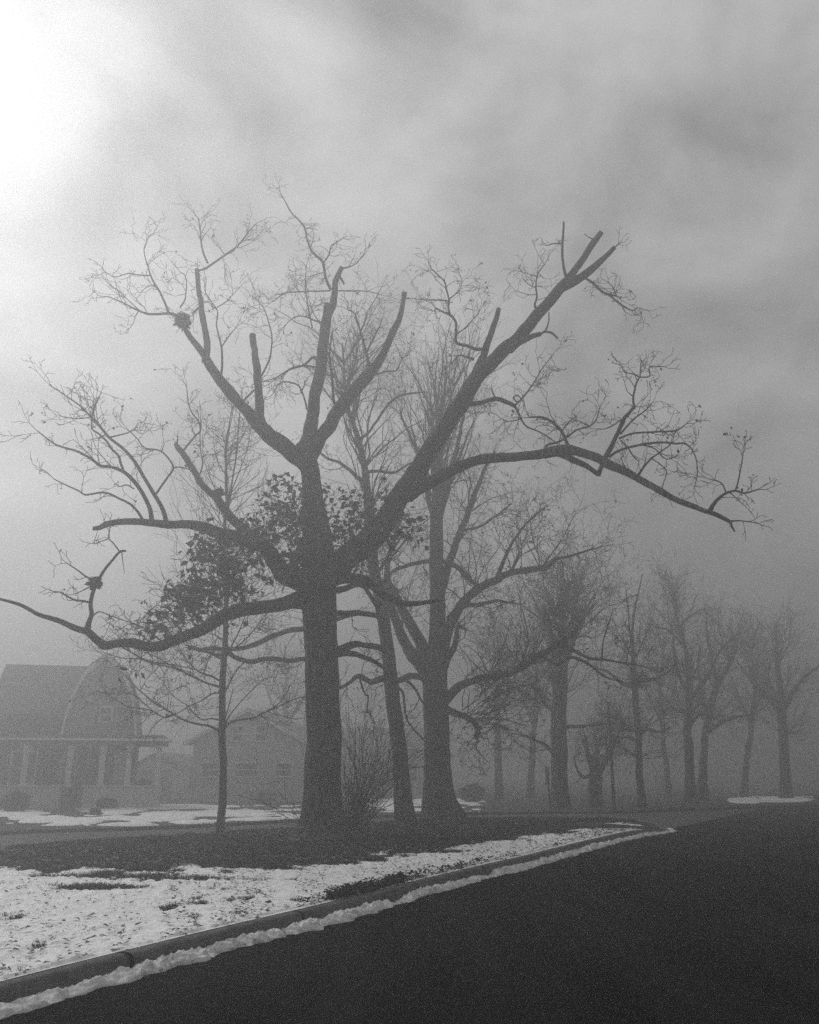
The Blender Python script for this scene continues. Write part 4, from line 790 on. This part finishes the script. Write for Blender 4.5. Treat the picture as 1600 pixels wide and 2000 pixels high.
# ---- bare shrub at the foot of the oak
sh = Tree('bare_shrub', 'bare many-stemmed shrub growing against the right side of the oak trunk', (690, 1632), HK, seed=66, cat='shrub', dY=.2)
R5 = np.random.RandomState(66)
stems = Tubes()
for k in range(50):
    a = R5.rand() * 6.283; p = sh.base + np.array([math.cos(a) * .32 * R5.rand() - .05, math.sin(a) * .3 * R5.rand(), -.02])
    lean = R5.uniform(-.3, .7) if k % 3 else R5.uniform(.4, 1.1)
    d = np.array([lean, R5.uniform(-.5, .4), R5.uniform(1.3, 2.2)])
    grow(stems if k < 60 else stems, sh.tips, p, d, R5.uniform(1.4, 3.4), R5.uniform(.012, .020), 2, R5, -.03, .11, .24, .42, (16, 42), .006)
for k in range(5):
    p = sh.base + np.array([-1.05, -.1 * k / 5, 0]); d = np.array([-.8 - R5.rand() * .4, R5.uniform(-.3, .3), R5.uniform(.8, 1.6)])
    grow(stems, sh.tips, p, d, R5.uniform(.9, 2.2), .013, 2, R5, 0, .14, .22, .6, (20, 45), .005)
stems.build('stems', M['twig'], sh.root)
pts = [p + R5.normal(0, .05, 3) for p in sh.tips if R5.rand() < .05] + [sh.base + np.array([R5.normal(-.1, .16), R5.normal(0, .15), R5.uniform(.5, 1.3)]) for k in range(160)]
leaf_mesh('leaves', np.array(pts), .07, M['leaf'], sh.root, rng=R5)
# mound of litter round the two bases
lt = [at(630, 1640, t1.Y - .4)[:3] * 0 + np.array([sh.base[0] - .55 + R5.normal(0, .75), sh.base[1] - .25 + R5.normal(0, .38), HK + abs(R5.normal(0, .05))]) for k in range(1500)]
tag(leaf_mesh('leaf_litter', np.array(lt), .10, M['leaf'], rng=R5, flat=True), 'dark leaf litter heaped round the foot of the oak', kind='stuff')

# ------------------------------------------------------------------ nests
def nest(label, px, py, Y, rpx, seed, n=420, group='squirrel nests in the oak'):
    R = np.random.RandomState(seed); c = at(px, py, Y); r = rad(2 * rpx, c); T = Tubes()
    for k in range(n):
        d = nrmz(R.normal(size=3)); p = c + d * r * R.uniform(.1, .95) * np.array([1, 1, .95]); q = nrmz(np.cross(d, R.normal(size=3)) + d * .25 * R.rand())
        l_ = r * R.uniform(.5, 1.3); T.add([p - q * l_ / 2, p + R.normal(0, .02, 3), p + q * l_ / 2], [.006, .009, .004], 3, cap=False)
    root = empty('nest', tuple(c), label, 'nest', group); T.build('twigs', M['nest'], root)
    leaf_mesh('leaves', np.array([c + nrmz(R.normal(size=3)) * r * R.uniform(.1, .95) for k in range(n)]), .11, M['leaf'], root, rng=R)
def y_on(px, py):
    b_ = min(((np.hypot(Lp[:, 0] - px, Lp[:, 1] - py).min(), Lw[np.argmin(np.hypot(Lp[:, 0] - px, Lp[:, 1] - py))][1]) for Lp, Lw in t1.lines), key=lambda q: q[0]); return b_[1]
nest('large round twig nest in the fork of the upper left oak limb', 357, 626, y_on(357, 635), 16, 3)
nest('small nest on the upright twig over the lowest left oak limb', 187, 1137, y_on(187, 1145), 12, 4, 260)
nest('tiny nest wedged beside the bare stub above the leafy left limb', 428, 961, y_on(425, 975), 9, 5, 160)

# ------------------------------------------------------------------ houses, hedges, posts
def xf_at(px, py_base, Y, rot, z=.1):
    P = at(px, HOR, Y); c, s_ = math.cos(rot), math.sin(rot)
    return (lambda p: (P[0] + p[0] * c - p[1] * s_, Y + p[0] * s_ + p[1] * c, z + p[2])), (P[0], Y, z)
def window(root, xf, x, z, w_, h, y=-.06, bars=True, m='trim', g='glass'):
    f = MB(); t = .09
    f.box((x - w_ / 2 - t, y, z - t), (x - w_ / 2, y + .12, z + h + t)); f.box((x + w_ / 2, y, z - t), (x + w_ / 2 + t, y + .12, z + h + t))
    f.box((x - w_ / 2, y, z + h), (x + w_ / 2, y + .12, z + h + t)); f.box((x - w_ / 2, y - .03, z - t), (x + w_ / 2, y + .12, z))
    if bars: f.box((x - w_ / 2, y + .02, z + h / 2 - .03), (x + w_ / 2, y + .1, z + h / 2 + .03))
    fo = f.build('window', M[m], root, xf=xf)
    gmb = MB(); gmb.box((x - w_ / 2, y + .04, z), (x + w_ / 2, y + .08, z + h)); go = gmb.build('pane', M[g], None, xf=xf)
    go.parent = fo; go.data.transform(__import__('mathutils').Matrix.Translation(-Vector(root.location)))
    return fo
# left house: steep flared gable with a porch
Y1 = 45.0; k1 = Y1 / F * 1.045       # metres per pixel there
xf, loc = xf_at(187, 0, Y1, math.radians(13))
h1 = empty('gabled_house', loc, 'shingled house with steep flared gable and pillared front porch at left edge', 'house')
zE, zP = 3.2, 7.35
prof_r = [(0, zP), (.9, zP - .85), (1.4, zP - 2.0), (1.62, zP - 3.1), (1.76, zE)]
gp = [(-x, z) for x, z in prof_r[::-1]] + prof_r[1:]
b = MB(); b.prism([(-1.76, 2.95)] + gp + [(1.76, 2.95)], 0, 3.4); b.build('gable', M['siding'], h1, xf=xf)
b = MB(); b.box((-1.74, .02, 0), (1.74, 3.38, 2.948)); b.build('wall', M['shade_toned_wall'], h1, xf=xf)
b = MB()                                                      # roof skin, standing off the walls
for sgn in (-1, 1):
    for (a_, c_) in zip(prof_r[:-1], prof_r[1:]):
        P = [(sgn * a_[0], -.3, a_[1] + .02), (sgn * (c_[0] + .02), -.3, c_[1] + .02), (sgn * (c_[0] + .02), 3.6, c_[1] + .02), (sgn * a_[0], 3.6, a_[1] + .02)]
        Q = [(p[0] + sgn * .10, p[1], p[2] + .12) for p in P]; b.add(P + Q, [(0, 1, 2, 3), (4, 5, 6, 7), (0, 1, 5, 4), (1, 2, 6, 5), (2, 3, 7, 6), (3, 0, 4, 7)])
ro = b.build('roof', M['roof'], h1, xf=xf)
b = MB()
for sgn in (-1, 1):
    for (a_, c_) in zip(prof_r[:-1], prof_r[1:]):
        P = [(sgn * a_[0], -.34, a_[1] - .16), (sgn * c_[0], -.34, c_[1] - .16), (sgn * c_[0] + sgn * .08, -.34, c_[1] + .1), (sgn * a_[0] + sgn * .08, -.34, a_[1] + .1)]
        Q = [(p[0], -.30, p[2]) for p in P]; b.add(P + Q, [(0, 1, 2, 3), (4, 5, 6, 7), (0, 1, 5, 4), (1, 2, 6, 5), (2, 3, 7, 6), (3, 0, 4, 7)])
b.build('bargeboard', M['trim'], h1, xf=xf)
window(h1, xf, .2, 4.1, .5, .65)
b = MB(); b.box((-5.2, 1.2, 0), (-1.763, 6.8, 4.4)); b.build('side_wing', M['shade_toned_wall'], h1, xf=xf)
b = MB()
b.add([(-5.6, .8, 4.3), (-.6, .8, 4.3), (-.6, 4, 7.1), (-5.6, 4, 7.1), (-5.6, 7.2, 4.3), (-.6, 7.2, 4.3),
       (-5.6, .8, 4.45), (-.6, .8, 4.45), (-.6, 4, 7.27), (-5.6, 4, 7.27), (-5.6, 7.2, 4.45), (-.6, 7.2, 4.45)],
      [(0, 1, 2, 3), (3, 2, 5, 4), (6, 9, 8, 7), (9, 10, 11, 8), (0, 6, 7, 1), (4, 5, 11, 10), (0, 3, 9, 6), (3, 4, 10, 9), (1, 7, 8, 2), (2, 8, 11, 5)])
b.build('roof', M['roof'], h1, xf=xf)
# porch
b = MB(); b.box((-5.2, -2.6, 2.86), (3.4, -.35, 3.08)); b.prism([(-5.4, 3.08), (3.6, 3.08), (3.2, 3.34), (-5.0, 3.34)], -2.75, -.36); po = b.build('porch_roof', M['roof'], h1, xf=xf)
b = MB(); b.box((-5.45, -2.82, 3.07), (3.65, -2.755, 3.17)); b.build('gutter', M['trim'], h1, xf=xf)
for x in (-4.9, -2.9, -.95, .5, 1.7, 3.05):
    b = MB(); b.box((x - .12, -2.5, 1.12), (x + .12, -2.26, 2.86)); b.box((x - .17, -2.55, .98), (x + .17, -2.21, 1.12)); b.box((x - .17, -2.55, 2.74), (x + .17, -2.21, 2.857)); b.build('column', M['pale'], h1, xf=xf)
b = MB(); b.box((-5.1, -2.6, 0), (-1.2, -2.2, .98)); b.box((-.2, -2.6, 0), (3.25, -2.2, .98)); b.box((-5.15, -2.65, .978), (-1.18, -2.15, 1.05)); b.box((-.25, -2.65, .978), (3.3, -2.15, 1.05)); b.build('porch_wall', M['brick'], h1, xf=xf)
b = MB(); b.box((-5.1, -2.19, 0), (3.2, -.02, .5)); b.build('porch_floor', M['kerb'], h1, xf=xf)
b = MB(); b.box((-.75, -.07, .5), (.2, -.003, 2.5)); d_ = b.build('door', M['dark'], h1, xf=xf)
window(h1, xf, 1.2, 1.0, .62, 1.6, g='pale'); window(h1, xf, -1.3, 1.1, .6, 1.3); window(h1, xf, -3.6, 1.1, 1.1, 1.5, y=1.12)  # first pane painted pale for the brightness seen through that window

# small garage
xf, loc = xf_at(303, 0, 58, math.radians(-8)); g1 = empty('garage', loc, 'small pale gabled garage behind the round bush, between the two houses', 'garage')
b = MB(); b.prism([(-1.5, 0), (-1.5, 2.0), (0, 2.75), (1.5, 2.0), (1.5, 0)], 0, 5.5); b.build('wall', M['pale'], g1, xf=xf)
b = MB()
for sgn in (-1, 1):
    P = [(0, -.2, 2.77), (sgn * 1.7, -.2, 1.92), (sgn * 1.7, 5.7, 1.92), (0, 5.7, 2.77)]; Q = [(p[0], p[1], p[2] + .12) for p in P]
    b.add(P + Q, [(0, 1, 2, 3), (4, 5, 6, 7), (0, 1, 5, 4), (1, 2, 6, 5), (2, 3, 7, 6), (3, 0, 4, 7)])
b.build('roof', M['roof'], g1, xf=xf)
b = MB(); b.box((-1.1, -.06, 0), (1.1, -.003, 1.8)); 
for z in (.45, .9, 1.35): b.box((-1.08, -.075, z - .015), (1.08, -.06, z + .015))
b.build('garage_door', M['siding'], g1, xf=xf)

# low bungalow
Y2 = 53.0; xf, loc = xf_at(482, 0, Y2, math.radians(-6)); h2 = empty('bungalow', loc, 'low brick bungalow with broad gable, half hidden behind the young tree', 'house')
b = MB(); b.box((-3.3, 0, 0), (3.3, 9, 3.4)); b.build('wall', M['brick'], h2, xf=xf)
b = MB(); b.prism([(-3.3, 3.403), (0, 5.1), (3.3, 3.403)], .02, 8.9); b.build('gable', M['pale'], h2, xf=xf)
b = MB()
for sgn in (-1, 1):
    P = [(0, -.5, 5.14), (sgn * 3.75, -.5, 3.2), (sgn * 3.75, 9.4, 3.2), (0, 9.4, 5.14)]; Q = [(p[0], p[1], p[2] + .16) for p in P]
    b.add(P + Q, [(0, 1, 2, 3), (4, 5, 6, 7), (0, 1, 5, 4), (1, 2, 6, 5), (2, 3, 7, 6), (3, 0, 4, 7)])
rf = b.build('roof', M['roof'], h2, xf=xf)
b = MB()
for sgn in (-1, 1):
    P = [(0, -.56, 5.08), (sgn * 3.8, -.56, 3.12), (sgn * 3.8, -.56, 3.34), (0, -.56, 5.32)]; Q = [(p[0], -.503, p[2]) for p in P]
    b.add(P + Q, [(0, 1, 2, 3), (4, 5, 6, 7), (0, 1, 5, 4), (1, 2, 6, 5), (2, 3, 7, 6), (3, 0, 4, 7)])
b.build('bargeboard', M['trim'], h2, xf=xf)
for x in (-.65, .75): window(h2, xf, x, 3.45, .55, .8)
for x, w_ in ((-2.2, 1.0), (0.0, 1.3), (2.2, .9)): window(h2, xf, x, 1.45, w_, .7)
b = MB(); b.box((1.9, 6, 4.0), (2.4, 6.5, 5.6)); b.build('chimney', M['brick'], h2, xf=xf)
# ranch house further back
xf, loc = xf_at(715, 0, 64, math.radians(-5)); h3 = empty('ranch_house', loc, 'long low house barely visible in fog behind the shrub and slender trunk', 'house')
b = MB(); b.box((-5.5, 0, 0), (5.5, 8, 3.0)); b.build('wall', M['brick'], h3, xf=xf)
b = MB(); b.add([(-6, -.5, 2.9), (6, -.5, 2.9), (6, 8.5, 2.9), (-6, 8.5, 2.9), (-4, 4, 4.9), (4, 4, 4.9)], [(0, 1, 5, 4), (1, 2, 5), (2, 3, 4, 5), (3, 0, 4), (0, 3, 2, 1)]); b.build('roof', M['roof'], h3, xf=xf)
b = MB(); b.box((-3.6, -.62, 2.95), (-1.4, -.52, 3.2)); b.build('gutter', M['snow'], h3, xf=xf)
for x in (-3, 0, 3): window(h3, xf, x, 1.1, 1.2, 1.2)

def bush(label, px, py, rx, ry, dY, n, seed, z=.1, size=.1, group=None):
    R = np.random.RandomState(seed); b_ = gr(px, py, z); b_[1] += dY
    r1 = rad(2 * rx, b_); r2 = rad(2 * ry, b_)
    root = empty('bush', tuple(b_), label, 'bush', group)
    T = Tubes(); tips = []
    for k in range(14): grow(T, tips, b_ + np.array([R.normal(0, .1), R.normal(0, .1), 0]), np.array([R.uniform(-1, 1) * r1, R.uniform(-1, 1) * r1, r2 * 1.6]), r2 * 1.2, .015, 1, R, 0, .15, .3, .5)
    T.build('stems', M['twig'], root)
    P = []
    for k in range(n):
        d = nrmz(R.normal(size=3)); q = R.uniform(.45, 1.0) ** .5 * (1 + .16 * (vn(np.array(d[0] * 3 + seed), np.array(d[2] * 3 + 4)) - .5) * 2)
        P.append(b_ + np.array([d[0] * r1 * q, d[1] * r1 * q, r2 + d[2] * r2 * q]))
    leaf_mesh('foliage', np.array(P), size, M['evergreen'], root, rng=R, droop=.2)
bush('tall rounded evergreen bush at the right end of the porch', 318, 1568, 20, 25, -4, 5200, 1)
bush('low spreading bush in front of the porch wall', 242, 1578, 20, 11, -2.5, 3000, 2)
bush('ragged bush by the porch steps near the left edge', 168, 1580, 18, 22, -2, 3600, 3)
bush('bush half seen at the far left beside the porch', 85, 1582, 26, 20, -3, 3600, 6)
bush('small dark shrub on the snow before the left house', 186, 1593, 9, 7, 0, 900, 4)
bush('dim evergreen bush across the road, right of the great forked tree', 928, 1570, 24, 18, 2, 3800, 5)
bush('dim tall bush beside the bungalow wall', 352, 1566, 16, 28, 4, 3000, 7)
bush('dim rounded bush at the bungalow front', 520, 1572, 18, 14, 0, 2600, 8)

def post(name, label, cat, base, top, wpx, mat_, y, extra=None, z=.1, group=None):
    b_ = gr(base[0], base[1], z); Y = b_[1] + y; P0 = at(base[0], base[1], Y); P0[2] = z; P1 = at(top[0], top[1], Y); r = rad(wpx, P0)
    root = empty(name, tuple(P0), label, cat, group); T = Tubes(); n = 14
    T.add([P0 + (P1 - P0) * k / n - (np.array([0, 0, .3]) if k == 0 else 0) for k in range(n + 1)], np.linspace(r, r * .8, n + 1), 12, True, .02, 3); T.build('pole', M[mat_], root)
    return root, P0, P1, r
post('utility_pole', 'leaning dark utility pole standing beyond the side road', 'utility pole', (1200, 1583), (1188, 1372), 7, 'pole', 0)
rt, P0, P1, r = post('signpost', 'thin dark signpost in front of the stout foggy tree', 'signpost', (1077, 1589), (1068, 1500), 3.6, 'metal', -3)
b = MB(); b.box((P1[0] - .02, P1[1] - .34, P1[2] - .62), (P1[0] + .02, P1[1] + .34, P1[2] + .02)); b.build('sign_plate', M['metal'], rt)
post('marker_post', 'very thin short marker post in front of the short broad tree', 'post', (1167, 1586), (1164, 1540), 2.2, 'metal', -2)

# ------------------------------------------------------------------ the fog
b = MB(); b.box((-200, -60, -1.2), (200, 250, 23.5)); hz = b.build('haze', mat('haze_air', .9)); tag(hz, 'winter fog filling the street', kind='stuff')
hm = hz.data.materials[0]; hn = hm.node_tree; hn.nodes.clear()
pv = hn.nodes.new('ShaderNodeVolumePrincipled'); ho = hn.nodes.new('ShaderNodeOutputMaterial')
pv.inputs['Color'].default_value = (.64, .64, .64, 1); pv.inputs['Density'].default_value = 0.022; pv.inputs['Anisotropy'].default_value = 0.72
hn.links.new(pv.outputs[0], ho.inputs['Volume'])
